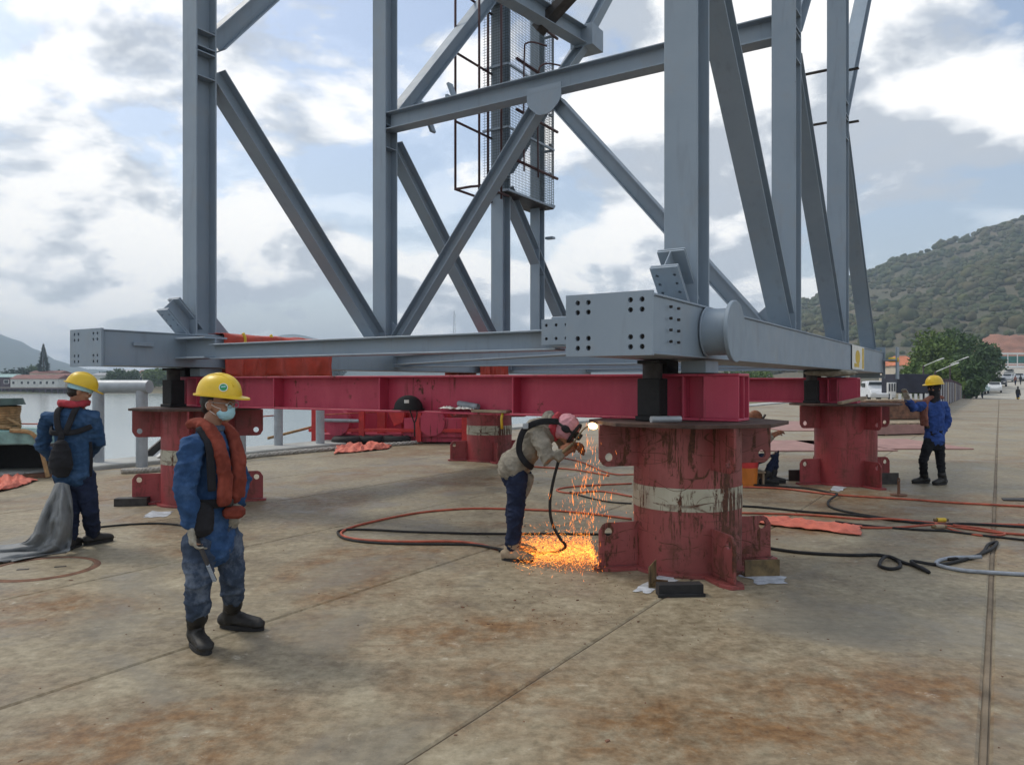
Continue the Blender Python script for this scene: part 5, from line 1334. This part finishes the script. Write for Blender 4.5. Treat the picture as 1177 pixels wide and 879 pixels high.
def person(lab, J, st):
    """J: joints in the place (metres). st: clothing choices"""
    o = Vector(((J['ankle_a'].x + J['ankle_b'].x)/2, (J['ankle_a'].y + J['ankle_b'].y)/2, 0)); t = empty('person', o); tag(t, lab, 'person')
    sh = (J['sh_b'] - J['sh_a']); side = sh.normalized(); up = (J['neck'] - J['pelvis']).normalized(); fr = st['front']
    hipd = (J['hip_b'] - J['hip_a']).normalized()
    v = st.get('voxel', .0095)
    # body: one continuous mesh, mostly hidden under the clothes
    b = MB(); fd = Vector(st['face']); hu = st.get('head_up', (0, 0, 1)); f, r, u = head_mesh(b, J['head'], fd, st.get('hk', 1.0), hu)
    limb(b, [(J['neck'] - up*.03, .062), (J['neck'] + (J['head'] - J['neck'])*.35, .054), (J['head'] - u*.05 - f*.015, .054)])
    b.loft([(J['pelvis'], .135, .095), (J['pelvis'].lerp(J['neck'], .4), .12, .085), (J['pelvis'].lerp(J['neck'], .75), .15, .095), (J['neck'] - up*.05, .12, .07)], side, 14)
    for s in 'ab':
        limb(b, [(J['neck'].lerp(J['sh_'+s], .5) - up*.05, .05), (J['sh_'+s], .052), (J['el_'+s], .038), (J['wr_'+s], .028)])
        limb(b, [(J['hip_'+s], .075), (J['kn_'+s], .05), (J['ankle_'+s], .038)])
        hd = Vector(st.get('hand_'+s, (0, 0, -1))); hand(b, J['wr_'+s] + hd.normalized()*.005, hd, st.get('palm_'+s, fr), st.get('thumb_'+s, 1), st.get('curl_'+s, .5), .93, .85)
    organic('body', b, .007, M['skin'], t, o, 3)
    # shirt with sleeves
    m = MB(); hem = J['pelvis'] - up*st.get('hem', .10); sc_ = st.get('girth', 1.0)
    L_ = [(hem, .192*sc_, .146*sc_), (J['pelvis'] + up*.05, .172*sc_, .128*sc_), (J['pelvis'].lerp(J['neck'], .42), .170*sc_, .128*sc_), (J['pelvis'].lerp(J['neck'], .70), .186*sc_, .134*sc_), (J['pelvis'].lerp(J['neck'], .87), .170*sc_, .112*sc_), (J['neck'] - up*.02, .095, .082)]
    bulge = st.get('back', Vector()); L_[2] = (L_[2][0] + bulge*.5, *L_[2][1:]); L_[3] = (L_[3][0] + bulge, *L_[3][1:])
    m.loft(L_, side, 20)
    for s in 'ab':
        kk = st.get('sleeve', 1.0)
        limb(m, [(J['neck'].lerp(J['sh_'+s], .45) - up*.055, .078), (J['sh_'+s] - up*.005, .080*kk), (J['sh_'+s].lerp(J['el_'+s], .5), .074*kk), (J['el_'+s], .066*kk), (J['el_'+s].lerp(J['wr_'+s], .6), .058*kk), (J['wr_'+s].lerp(J['el_'+s], .08), .052*kk)])
    organic('shirt', m, v, M[st['shirt']], t, o, 3, .012, 8, st.get('seed', 1))
    # collar
    col = [J['neck'] + (side*math.cos(a)*.085 + fr*math.sin(a)*.08) + up*(.018 + .012*math.sin(a)*-1) for a in [R(20*i) for i in range(19)]]
    moved(MB().tube(col, .020, 8), o).build('collar', M[st.get('collar', st['shirt'])], t, True)
    # trousers
    m = MB(); kk = st.get('leg', 1.0)
    m.loft([(J['pelvis'] + up*.06, .155, .115), (J['pelvis'] - up*.02, .160, .120), ((J['hip_a'] + J['hip_b'])/2 - up*.06, .150, .115)], hipd, 18)
    for s in 'ab':
        h_, k_, a_ = J['hip_'+s], J['kn_'+s], J['ankle_'+s]; bt = st.get('cuff', .10)
        limb(m, [(h_ + Vector((0, 0, .0)), .098*kk), (h_.lerp(k_, .45), .090*kk), (k_, .076*kk), (k_.lerp(a_, .5), .070*kk), (a_.lerp(k_, bt), .064*kk)])
    organic('trousers', m, v, M[st['trousers']], t, o, 3, .0105, 8.5, st.get('seed', 1) + 9)
    for s in 'ab':
        boot(t, o, J['ankle_'+s], st['toe_'+s], J['ankle_'+s].lerp(J['kn_'+s], st.get('shaft', .35)), M[st.get('boot', 'boot')], st.get('foot', .27), st.get('boot_name', 'boot'))
        if st.get('glove'):
            m = MB(); hd = Vector(st.get('hand_'+s, (0, 0, -1))); hand(m, J['wr_'+s], hd, st.get('palm_'+s, fr), st.get('thumb_'+s, 1), st.get('curl_'+s, .5), 1.14, 1.12)
            limb(m, [(J['wr_'+s].lerp(J['el_'+s], .10), .046), (J['wr_'+s], .041)]); organic('glove', m, .0048, M[st['glove']], t, o, 3, .003, 20, 2)
    # eyes
    for s in (-1, 1):
        e = J['head'] + (f*.083 + r*.033*s - u*.008)*st.get('hk', 1.0); ey = moved(MB().ell(e, r*.013, f*.010, u*.008), o).build('eye', M['white'], t, True); moved(MB().ell(e + f*.007, r*.006, f*.005, u*.006), o).build('iris', M['hair'], ey, True)
    if st.get('hat'): hard_hat(t, o, J['head'] + u*st.get('hat_up', .040) + f*.002, st.get('hat_dir', fd), st.get('hat_tilt', hu), st.get('emblem', False))
    if st.get('hair', True):
        m = MB(); c = J['head']; m.ell(c - f*.028 + u*.015, r*.084, f*.088, u*.090); m.ell(c - f*.055 - u*.035, r*.066, f*.050, u*.05); organic('hair', m, .008, M['hair'], t, o, 2, .004, 40)
    return t, o, f, r, u, side, up

# ---- the worker in the foreground
d = 4.72
J = dict(head=at(251, 463, d + .02), neck=at(241, 494, d + .02), sh_a=at(221, 511, d - .175), sh_b=at(255, 509, d + .175), el_a=at(213, 562, d - .22), wr_a=at(220, 603, d - .19), el_b=at(278, 552, d + .20), wr_b=at(271, 580, d + .05),
         pelvis=at(243, 600, d + .02), hip_a=at(229, 622, d - .09), hip_b=at(260, 620, d + .10), kn_a=at(228, 668, d - .14), kn_b=at(267, 660, d + .10), ankle_a=at(226, 727, 4.66), ankle_b=at(268, 711, 4.99))
J['ankle_a'].z = .10; J['ankle_b'].z = .10
fr1 = Vector((.93, -.37, 0)).normalized()
st = dict(front=fr1, face=(.975, -.21, -.06), shirt='denim_shirt', trousers='denim_jean', toe_a=(.62, -.78), toe_b=(.97, -.22), shaft=.42, cuff=.36, hem=.16, leg=1.02, glove='glove', hand_a=(.12, -.05, -1), palm_a=(.8, .3, 0), thumb_a=-1, curl_a=.62, hand_b=(-.02, -.1, -1), palm_b=(-.8, .2, 0), thumb_b=1, curl_b=.5, hat=True, emblem=(52, 24), hat_up=.045, seed=2, girth=.94, foot=.285, sleeve=.97, collar='denim_jean')
t, o, f, r, u, side, up = person('worker in denim with yellow helmet, blue face mask and orange life vest, standing in front', J, st)
# face mask and spectacles
m = MB(); c = J['head']; m.ell(c + f*.052 - u*.058, r*.061, f*.058, u*.052); m.ell(c + f*.075 - u*.045, r*.038, f*.038, u*.045); mk = organic('face_mask', m, .006, M['mask'], t, o, 3, .003, 26, aniso=(.2, .2, 3))
for s in (-1, 1): moved(MB().tube(smooth_path([c + f*.06 + r*.060*s - u*.035, c + f*.02 + r*.074*s - u*.02, c - f*.018 + r*.086*s + u*.004, c - f*.03 + r*.08*s - u*.03, c + f*.03 + r*.068*s - u*.072], 5), .0018, 5), o).build('ear_loop', M['white'], mk, True)
for s in (-1, 1):
    ring_ = [c + f*.103 + r*(.034*s) + (r*math.cos(a)*.026 + u*math.sin(a)*.019) - u*.008 for a in [R(24*i) for i in range(16)]]
    g_ = moved(MB().tube(ring_, .0022, 5), o).build('spectacle_rim', M['galv'], t, True); moved(MB().tube([c + f*.10 + r*.058*s, c + r*.082*s + u*.004], .0022, 5), o).build('temple', M['galv'], g_, True)
# life vest: horseshoe collar over both shoulders
def life_vest(t, o, J, fr, mat, drop=.40, wd=.135):
    sd = (J['sh_b'] - J['sh_a']).normalized(); N_ = J['neck']; z = Vector((0, 0, 1)); f2 = fr
    def half(s): return [N_ + sd*s*.085 + f2*.165 - z*drop, N_ + sd*s*.09 + f2*.175 - z*(drop*.62), N_ + sd*s*.105 + f2*.150 - z*.13, N_ + sd*s*.112 + f2*.09 - z*.01, N_ + sd*s*.105 - f2*.0 + z*.035, N_ + sd*s*.085 - f2*.085 + z*.035]
    a, b = half(-1), half(1); pts = a + [N_ - f2*.118 + z*.035] + list(reversed(b))
    nr = [f2, f2, f2 + z*.35, f2*.6 + z, z + sd*-.4, z - f2*.6]; nl = [f2, f2, f2 + z*.35, f2*.6 + z, z + sd*.4, z - f2*.6]
    nrm = nr + [z - f2] + list(reversed(nl))
    P = smooth_path(pts, 6); Nn = [n_.normalized() for n_ in smooth_path(nrm, 6)]
    w = [wd*(1.0 - .34*math.sin(math.pi*i/(len(P)-1))**2) for i in range(len(P))]
    vm = organic('life_vest', band(P, w, .052, Nn), .008, mat, t, o, 2, .007, 10, 4, (1, 1, 1))
    # waist belt and straps under the vest
    pl = J['pelvis'] + Vector((0, 0, .13)); ring_ = [pl + sd*math.cos(q)*.178 + f2*math.sin(q)*.140 for q in [2*math.pi*i/32 for i in range(33)]]
    bm_ = moved(band(ring_, .055, .016, [sd*math.cos(q) + f2*math.sin(q) for q in [2*math.pi*i/32 for i in range(33)]]), o).build('waist_belt', M['blackcloth'], t, True)
    MB().box(pl + f2*.150 + sd*-.03 - o, (.05, .05, .045)).build('buckle', M['darksteel'], bm_, bevel=.006)
    return vm
vm = life_vest(t, o, J, fr1, M['vest'], .45, .108)
# lower flap, dark inner strap and buckles of the vest
N_ = J['neck']; z = Vector((0, 0, 1)); sdv = (J['sh_b'] - J['sh_a']).normalized()
for s in (-1, 1):
    pts = [N_ + sdv*s*.155 + fr1*.02 + z*.015, N_ + sdv*s*.165 + fr1*.10 - z*.08, N_ + sdv*s*.17 + fr1*.12 - z*.22, N_ + sdv*s*.165 + fr1*.125 - z*.36]
    moved(band(smooth_path(pts, 6), .05, .02, [fr1 + sdv*s*.6]*19), o).build('harness_strap', M['blackcloth'], t, True)
MB().box(N_ + fr1*.19 - z*.50 - o, (.12, .10, .07)).build('vest_flap', M['vest'], vm, bevel=.02)
pk = MB(); pk.loft([(J['pelvis'] + side*-.17 + fr1*.04 + z*.10, .05, .07), (J['pelvis'] + side*-.18 + fr1*.04 - z*.02, .055, .075)], (0, 1, 0), 12); organic('tool_pouch', pk, .01, M['blackcloth'], t, o, 3, .004, 12)
# wire brush held in the hand
a_ = J['wr_a'] + Vector((.03, -.005, -.075)); b_ = at(247, 668, d - .24)
wb = empty('wire_brush', a_); tag(wb, 'long wire brush held in the gloved hand of the denim worker', 'brush')
MB().bar((0, 0, 0), b_ - a_, .028, .016).build('brush_stick', M['darksteel'], wb, bevel=.003)
bb = (b_ - a_)*.62
for i in range(10): MB().bar(bb + (b_ - a_)*.036*i, bb + (b_ - a_)*.036*i + Vector((.012, -.02, -.012)), .02, .006).build('bristle', M['galv'], wb)

# ---- the worker seen from behind
d = 7.35
J = dict(head=at(92, 449, d), neck=at(85, 467, d), sh_a=at(56, 481, d + .02), sh_b=at(106, 479, d + .05), el_a=at(48, 514, d + .06), wr_a=at(66, 530, d + .26), el_b=at(114, 508, d + .10), wr_b=at(100, 524, d + .30),
         pelvis=at(84, 535, d + .0), hip_a=at(75, 548, d), hip_b=at(97, 547, d + .03), kn_a=at(81, 590, d), kn_b=at(104, 588, d + .05), ankle_a=at(81, 622, 7.38), ankle_b=at(107, 618, 7.58))
J['ankle_a'].z = .10; J['ankle_b'].z = .10
fr2 = Vector((.05, .99, 0)).normalized()
st = dict(front=fr2, face=(.80, .55, -.28), shirt='blue_shirt', trousers='navy', toe_a=(.35, -.94), toe_b=(.75, .2), shaft=.2, cuff=.06, hem=.10, girth=.96, glove='glove', hand_a=(.9, .3, -.1), hand_b=(-.9, .3, -.1), palm_a=(0, 0, -1), palm_b=(0, 0, -1), hat=True, hat_up=.042, hat_dir=(.80, .55, -.34), seed=5, sleeve=.96, leg=1.02)
st['toe_a'] = (-.1, .99); st['toe_b'] = (.5, .86)
t, o, f, r, u, side, up = person('worker seen from behind in blue jacket with black harness and yellow helmet', J, st)
z = Vector((0, 0, 1)); bk = -fr2
for s in (-1, 1):
    pts = [J['neck'] + side*s*.075 + fr2*.04 + z*.01, J['neck'] + side*s*.08 + bk*.105 - z*.03, J['neck'] + side*s*.055 + bk*.16 - z*.16, J['neck'] + side*s*.02 + bk*.165 - z*.26]
    moved(band(smooth_path(pts, 6), .06, .024, [bk + z*.2]*19), o).build('harness_strap', M['blackcloth'], t, True)
    pts = [J['neck'] + side*s*.02 + bk*.168 - z*.25, J['neck'] + side*s*.12 + bk*.14 - z*.24, J['neck'] + side*s*.185 + bk*.04 - z*.20]
    moved(band(smooth_path(pts, 6), .05, .024, [bk + side*s*.5]*13), o).build('harness_strap', M['blackcloth'], t, True)
pts = [J['neck'] + bk*.172 - z*.24, J['neck'] - side*.03 + bk*.175 - z*.36, J['neck'] - side*.09 + bk*.17 - z*.50]
moved(band(smooth_path(pts, 6), .06, .026, [bk]*13), o).build('harness_strap', M['blackcloth'], t, True)
m = MB(); pc = at(70, 527, d - .20); m.loft([(pc + z*.14, .06, .04), (pc + z*.05, .10, .055), (pc - z*.06, .115, .065), (pc - z*.14, .08, .05)], (1, 0, 0), 14); organic('pouch', m, .011, M['blackcloth'], t, o, 4, .008, 9)
m = MB(); nc = J['neck'] + z*.02; ring_ = [nc + side*math.cos(a)*.10 + fr2*math.sin(a)*.095 + z*.012*math.sin(a*2) for a in [R(20*i) for i in range(19)]]; m.tube(ring_, .038, 9); organic('neck_scarf', m, .009, M['scarf'], t, o, 2, .008, 16)
rg = [J['head'] + f*math.cos(a)*.108 + r*math.sin(a)*.094 + u*.02 for a in [R(20*i) for i in range(19)]]; moved(band(rg, .045, .012, [f*math.cos(R(20*i)) + r*math.sin(R(20*i)) for i in range(19)]), o).build('headband', M['mask'], t, True)
wv = band(smooth_path([at(104, 508, d - .02), at(105, 530, d - .03), at(104, 548, d - .02)], 6), .03, .012, [bk]*13); moved(wv, o).build('hanging_strap', M['blackcloth'], t, True)

# ---- the cutter bending over beside the pillar
d = 6.9
J = dict(head=at(651, 493, d - .10), neck=at(636, 490, d - .05), sh_a=at(617, 496, d - .20), sh_b=at(630, 480, d + .14), el_a=at(631, 530, d - .32), wr_a=at(644, 523, d - .30), el_b=at(652, 516, d + .16), wr_b=at(656, 512, d - .12),
         pelvis=at(594, 532, d), hip_a=at(594, 546, d - .08), hip_b=at(599, 545, d + .10), kn_a=at(593, 592, d - .08), kn_b=at(590, 588, d + .14), ankle_a=at(588, 634, 6.88), ankle_b=at(592, 630, 7.12))
J['ankle_a'].z = .10; J['ankle_b'].z = .10
fr3 = Vector((.55, -.1, -.80)).normalized()
st = dict(front=fr3, face=(.80, -.22, -.56), head_up=(.4, 0, 1), shirt='beige', trousers='navy', toe_a=(.9, -.35), toe_b=(.9, .2), shaft=.2, cuff=.08, hem=.06, girth=1.0, glove='leather', hand_a=(.75, .15, .6), palm_a=(.4, .6, -.2), hand_b=(.75, -.6, .0), palm_b=(-.2, -.4, -.8), curl_a=.95, curl_b=.95, hat=False, hair=False, seed=8, sleeve=1.0, back=Vector((-.04, 0, .05)), boot='timber', leg=1.0, foot=.27)
t, o, f, r, u, side, up = person('cutter in beige shirt and pink hood bending over his torch beside the scratched pillar', J, st)
st_l = t
z = Vector((0, 0, 1)); c = J['head']
m = MB(); m.ell(c - f*.005 + u*.012, r*.104, f*.122, u*.122); m.ell(c - f*.06 - u*.05, r*.085, f*.085, u*.085); hd_ = organic('hood', m, .009, M['pink'], t, o, 3, .006, 16)
gb = [c + f*math.cos(a)*.128 + r*math.sin(a)*.108 + u*.005 for a in [R(20*i) for i in range(19)]]; moved(band(gb, .022, .010, [f*math.cos(R(20*i)) + r*math.sin(R(20*i)) for i in range(19)]), o).build('goggle_strap', M['black'], hd_, True)
gb = [c + r*math.cos(a)*.06 + u*math.sin(a)*.13 + f*(.075) for a in [R(20*i) for i in range(19)]]; moved(MB().tube([c + f*.085 + r*math.cos(a)*.078 + u*math.sin(a)*.095 for a in [R(24*i) for i in range(16)]], .016, 8), o).build('face_shield_rim', M['black'], hd_, True)
for s in (-1, 1):
    gc = c + f*.122 + r*.036*s + u*.005; moved(MB().cyl(gc - f*.02, gc + f*.028, .032, .030, 18), o).build('goggle_cup', M['black'], hd_, 35)
moved(MB().ell(c + r*.104 - u*.0 + f*.01, r*.016, f*.045, u*.032), o).build('side_patch', M['blackcloth'], hd_, True)
moved(MB().ell(c - r*.104 - u*.0 + f*.01, r*.016, f*.045, u*.032), o).build('side_patch', M['blackcloth'], hd_, True)
m = MB(); nc = J['neck'].lerp(c, .25); ax = (c - J['neck']).normalized(); e1 = ax.orthogonal().normalized(); e2 = ax.cross(e1); m.tube([nc + e1*math.cos(a)*.098 + e2*math.sin(a)*.098 for a in [R(20*i) for i in range(19)]], .036, 9); organic('neck_scarf', m, .009, M['scarf'], t, o, 2, .007, 16)
# harness over the shirt: shoulder strap, hip strap
nearn = Vector((-.1, -1, .2)).normalized()
pts = [at(642, 485, d - .26), at(622, 485, d - .29), at(605, 492, d - .24), at(598, 505, d - .22), at(597, 520, d - .21), at(604, 532, d - .22), at(612, 538, d - .14)]
moved(band(smooth_path(pts, 6), .055, .022, [nearn]*40), o).build('harness_strap', M['blackcloth'], t, True)
MB().box(at(604, 490, d - .27) - o, (.05, .02, .05)).build('harness_buckle', M['galv'], t, bevel=.005)
m = MB(); m.loft([(at(608, 548, d - .02), .05, .04), (at(606, 562, d), .035, .03), (at(603, 572, d), .02, .02)], (1, 0, 0), 12); organic('shirt_tail', m, .009, M['beige'], t, o, 3, .005, 12)
# the torch
tt = empty('cutting_torch', J['wr_a']); tag(tt, 'cutting torch in the gloved hands of the bending cutter', 'torch')
hp = at(659, 510, 6.58) - J['wr_a']; tip = TORCH - J['wr_a']
MB().cyl(at(646, 521, 6.58) - J['wr_a'], hp, .014, None, 12).build('torch_handle', M['brass'], tt, 35); MB().tube(smooth_path([hp, hp.lerp(tip, .6) + Vector((0, 0, .02)), tip], 5), .007, 8).build('torch_neck', M['brass'], tt, True)
MB().cyl(tip, tip + Vector((.03, 0, -.004)), .011, .007, 12).build('torch_tip', M['galv'], tt, 35)

# ---- the waving worker
d = 12.0
J = dict(head=at(1074, 445, d), neck=at(1074, 460, d), sh_a=at(1060, 467, d - .1), sh_b=at(1084, 466, d + .1), el_a=at(1050, 470, d - .12), wr_a=at(1043, 460, d - .2), el_b=at(1089, 484, d + .08), wr_b=at(1081, 501, d - .04),
         pelvis=at(1074, 500, d), hip_a=at(1068, 508, d - .06), hip_b=at(1079, 507, d + .06), kn_a=at(1061, 530, d - .08), kn_b=at(1081, 531, d + .02), ankle_a=at(1062, 551, 12.15), ankle_b=at(1083, 554, 12.0))
J['ankle_a'].z = .10; J['ankle_b'].z = .10
fr4 = Vector((-.86, -.5, 0)).normalized()
st = dict(front=fr4, face=(-.95, -.3, -.05), shirt='royal', trousers='blackjean', toe_a=(-.95, -.15), toe_b=(-.9, -.4), shaft=.25, cuff=.06, hem=.09, girth=.95, glove='glove', hand_a=(-.3, -.1, .9), palm_a=(-.8, -.4, 0), curl_a=.2, curl_b=.4, hand_b=(-.3, 0, -.9), palm_b=(-.7, 0, .2), hat=True, hat_up=.045, seed=12, hair=False, leg=.86)
t, o, f, r, u, side, up = person('waving worker in blue shirt with black balaclava and yellow helmet by the far deck', J, st)
m = MB(); c = J['head']; m.ell(c + u*.0, r*.092, f*.108, u*.105); m.ell(c + f*.02 - u*.07, r*.072, f*.08, u*.07); limb(m, [(c - u*.09, .07), (J['neck'] + Vector((0, 0, .01)), .085), (J['neck'] + fr4*.10 - Vector((0, 0, .10)), .06)]); organic('balaclava', m, .010, M['blackcloth'], t, o, 3, .004, 16)
life_vest(t, o, J, fr4, M['vest_old'], .40, .13)

# ---- the sitting worker, half hidden by the pillar
d = 12.1
J = dict(head=at(868, 480, d), neck=at(866, 492, d), sh_a=at(862, 500, d - .16), sh_b=at(864, 499, d + .16), el_a=at(874, 512, d - .20), wr_a=at(887, 502, d - .12), el_b=at(876, 512, d + .18), wr_b=at(889, 500, d + .08),
         pelvis=at(862, 528, d), hip_a=at(864, 530, d - .09), hip_b=at(864, 530, d + .09), kn_a=at(891, 523, d - .12), kn_b=at(893, 521, d + .12), ankle_a=at(880, 550, 12.0), ankle_b=at(888, 549, 12.2))
J['ankle_a'].z = .10; J['ankle_b'].z = .10
st = dict(front=Vector((1, 0, 0)), face=(.92, -.2, -.28), shirt='beige', trousers='navy', toe_a=(.98, -.1), toe_b=(.98, -.1), shaft=.25, cuff=.06, hem=.02, girth=.95, glove='leather', hand_a=(.8, .1, .4), palm_a=(0, .3, -.9), hand_b=(.8, -.1, .4), palm_b=(0, .3, -.9), hat=False, hair=False, seed=15, leg=.84)
t, o, f, r, u, side, up = person('sitting worker half hidden behind the scratched pillar, wearing a brown hood', J, st)
m = MB(); c = J['head']; m.ell(c, r*.10, f*.115, u*.112); m.ell(c - u*.1, r*.085, f*.08, u*.06); hd_ = organic('hood', m, .010, M['leather'], t, o, 3, .006, 14)
moved(MB().bar(c + f*.10 - u*.07, c + f*.135 + u*.09, .14, .02, f), o).build('face_shield', M['darksteel'], hd_, bevel=.004)
seat = MB().box((0, 0, .20), (.38, .36, .03)).box((-.16, 0, .095), (.03, .34, .18)).box((.16, 0, .095), (.03, .34, .18)).build('low_stool', M['timber'], None, bevel=.004); seat.location = (J['pelvis'].x, J['pelvis'].y, 0); tag(seat, 'low wooden stool under the sitting worker', 'stool')

# ---- far pedestrians
def walker(px, dd, top, bottom, label, seed):
    base = Vector(((px - CX)/F*dd, dd, zroad(dd))); t = empty('person', base); tag(t, label, 'person'); rng = random.Random(seed); sx = rng.uniform(.06, .14)
    m = MB(); m.ell((0, 0, 1.60), Vector((.085, 0, 0)), Vector((0, .10, 0)), Vector((0, 0, .125))); limb(m, [((0, 0, 1.4), .06), ((0, 0, 1.5), .055)])
    m.loft([((0, 0, .88), .15, .11), ((0, 0, 1.1), .15, .11), ((0, 0, 1.3), .18, .12), ((0, 0, 1.42), .12, .08)], (1, 0, 0), 12)
    for s in (-1, 1): limb(m, [((s*.17, 0, 1.36), .06), ((s*.23, .03*s, 1.1), .05), ((s*.22, -.08, .85), .04), ((s*.21, -.1, .76), .045)]); limb(m, [((s*.09, 0, .9), .09), ((s*.10, s*sx, .48), .065), ((s*.10, s*sx*1.5, .08), .05), ((s*.10, s*sx*1.5 - .12, .04), .045)])
    organic('body', m, .02, M[top], t, Vector(), 2)
    m = MB(); m.loft([((0, 0, .90), .16, .12), ((0, 0, .8), .16, .12)], (1, 0, 0), 12)
    for s in (-1, 1): limb(m, [((s*.09, 0, .88), .105), ((s*.10, s*sx, .48), .08), ((s*.10, s*sx*1.5, .14), .065)])
    organic('trousers', m, .02, M[bottom], t, Vector(), 2)
    m = MB(); m.ell((0, .01, 1.66), Vector((.10, 0, 0)), Vector((0, .11, 0)), Vector((0, 0, .09))); organic('cap', m, .02, M['hair'], t, Vector(), 2)
    if seed == 1:
        MB().cyl((0, 0, .42), (0, 0, .52), .19, None, 16).build('reflective_band', M['yellow'], t, 35)
walker(1170, 82, 'blackcloth', 'navy', 'lone pedestrian in dark clothes walking on the yard road at the edge of the view', 1)
walker(1122, 92, 'navy', 'blackcloth', 'far pedestrian beside the parked teal pickup, nearer the fence', 2)
walker(1129, 93, 'blackcloth', 'navy', 'far pedestrian beside the parked teal pickup, nearer the road', 3)
walker(1167, 132, 'vest_old', 'navy', 'tiny far pedestrian below the footbridge in a reddish top', 4)
walker(1173, 134, 'blackcloth', 'blackcloth', 'tiny far pedestrian below the footbridge in black', 5)

# ================================================================== SPARKS AND FLAME
def sparks():
    rng = np.random.RandomState(9)
    m = MB(); hot = MB()
    src = TORCH + Vector((.04, 0, 0))
    def streak(p, dv, ln, r, mb):
        dv = Vector(dv).normalized(); a = dv.orthogonal().normalized()*r; b = dv.cross(a.normalized())*r
        mb.add([p - dv*ln, p + a, p + b, p - a*.7 - b*.7, p + dv*ln*.4], [(0, 1, 2), (0, 2, 3), (0, 3, 1), (4, 2, 1), (4, 3, 2), (4, 1, 3)])
    # falling curtain
    for i in range(650):
        q = rng.rand()**.6; g_ = at(668 + rng.normal(0, 15), 636 + rng.normal(0, 6), 6.55 + rng.normal(0, .22)); g_.z = .02
        p = src.lerp(g_, q); p.z = src.z*(1 - q**1.25) + .02; p += Vector((rng.normal(0, .05 + .09*q), rng.normal(0, .05 + .10*q), 0))
        if p.x > .74 and p.z < .4: continue
        if rng.rand() > .25 + .75*q: continue
        streak(p, (rng.normal(0, .22), rng.normal(0, .22), -1), rng.uniform(.010, .055), rng.uniform(.0005, .0012), m)
    # bouncing bed of sparks on the deck
    for i in range(7000):
        x = 692 - (rng.rand()**1.5)*98 + rng.normal(0, 4); y = 637 + rng.normal(0, 8.5)
        if x < 560: continue
        if y < 618 or y > 662: continue
        p = G(x, y); hgt = rng.exponential(.035)
        if p.x > .76: continue
        p.z = .004 + hgt
        lp = G(672, 637); dv = p - lp; dv.z = 0; dv.normalize(); dv = dv + Vector((rng.normal(0, .3), rng.normal(0, .3), rng.normal(.15, .3))); streak(p, dv, rng.uniform(.004, .034), rng.uniform(.0005, .0012), m if rng.rand() > .32 else hot)
    a = m.build('sparks', emit('spark_orange', (1.0, .25, .035), 3.0), None, fix=False); tag(a, 'orange cutting sparks falling and bouncing on the deck beside the cutter', 'sparks', kind='stuff')
    b = hot.build('bright_sparks', emit('spark_yellow', (1.0, .42, .07), 3.6), None, fix=False); tag(b, 'bright yellow sparks scattered over the deck at the pillar foot', 'sparks', kind='stuff')
    fl = MB().ell(src, Vector((.042, 0, -.004)), Vector((0, .03, 0)), Vector((0, 0, .03))).build('flame', emit('flame_white', (1.0, .60, .22), 6.0), None, True); tag(fl, 'bright cutting flame at the torch tip against the pillar gusset', 'flame')
sparks()

# ================================================================== HAZE over the harbour
hz = MB().box((-1100, 1750, 97), (8600, 4400, 204)).build('haze', None); tag(hz, 'thin pale harbour haze', 'haze', kind='stuff')
hm = bpy.data.materials.new('harbour_haze'); hm.use_nodes = True; hn = hm.node_tree.nodes; hn.clear()
ho = hn.new('ShaderNodeOutputMaterial'); pv = hn.new('ShaderNodeVolumePrincipled'); pv.inputs['Color'].default_value = (.66, .82, 1.0, 1); pv.inputs['Density'].default_value = .00042
pv.inputs['Anisotropy'].default_value = .1
hm.node_tree.links.new(pv.outputs[0], ho.inputs['Volume']); hz.data.materials.append(hm)
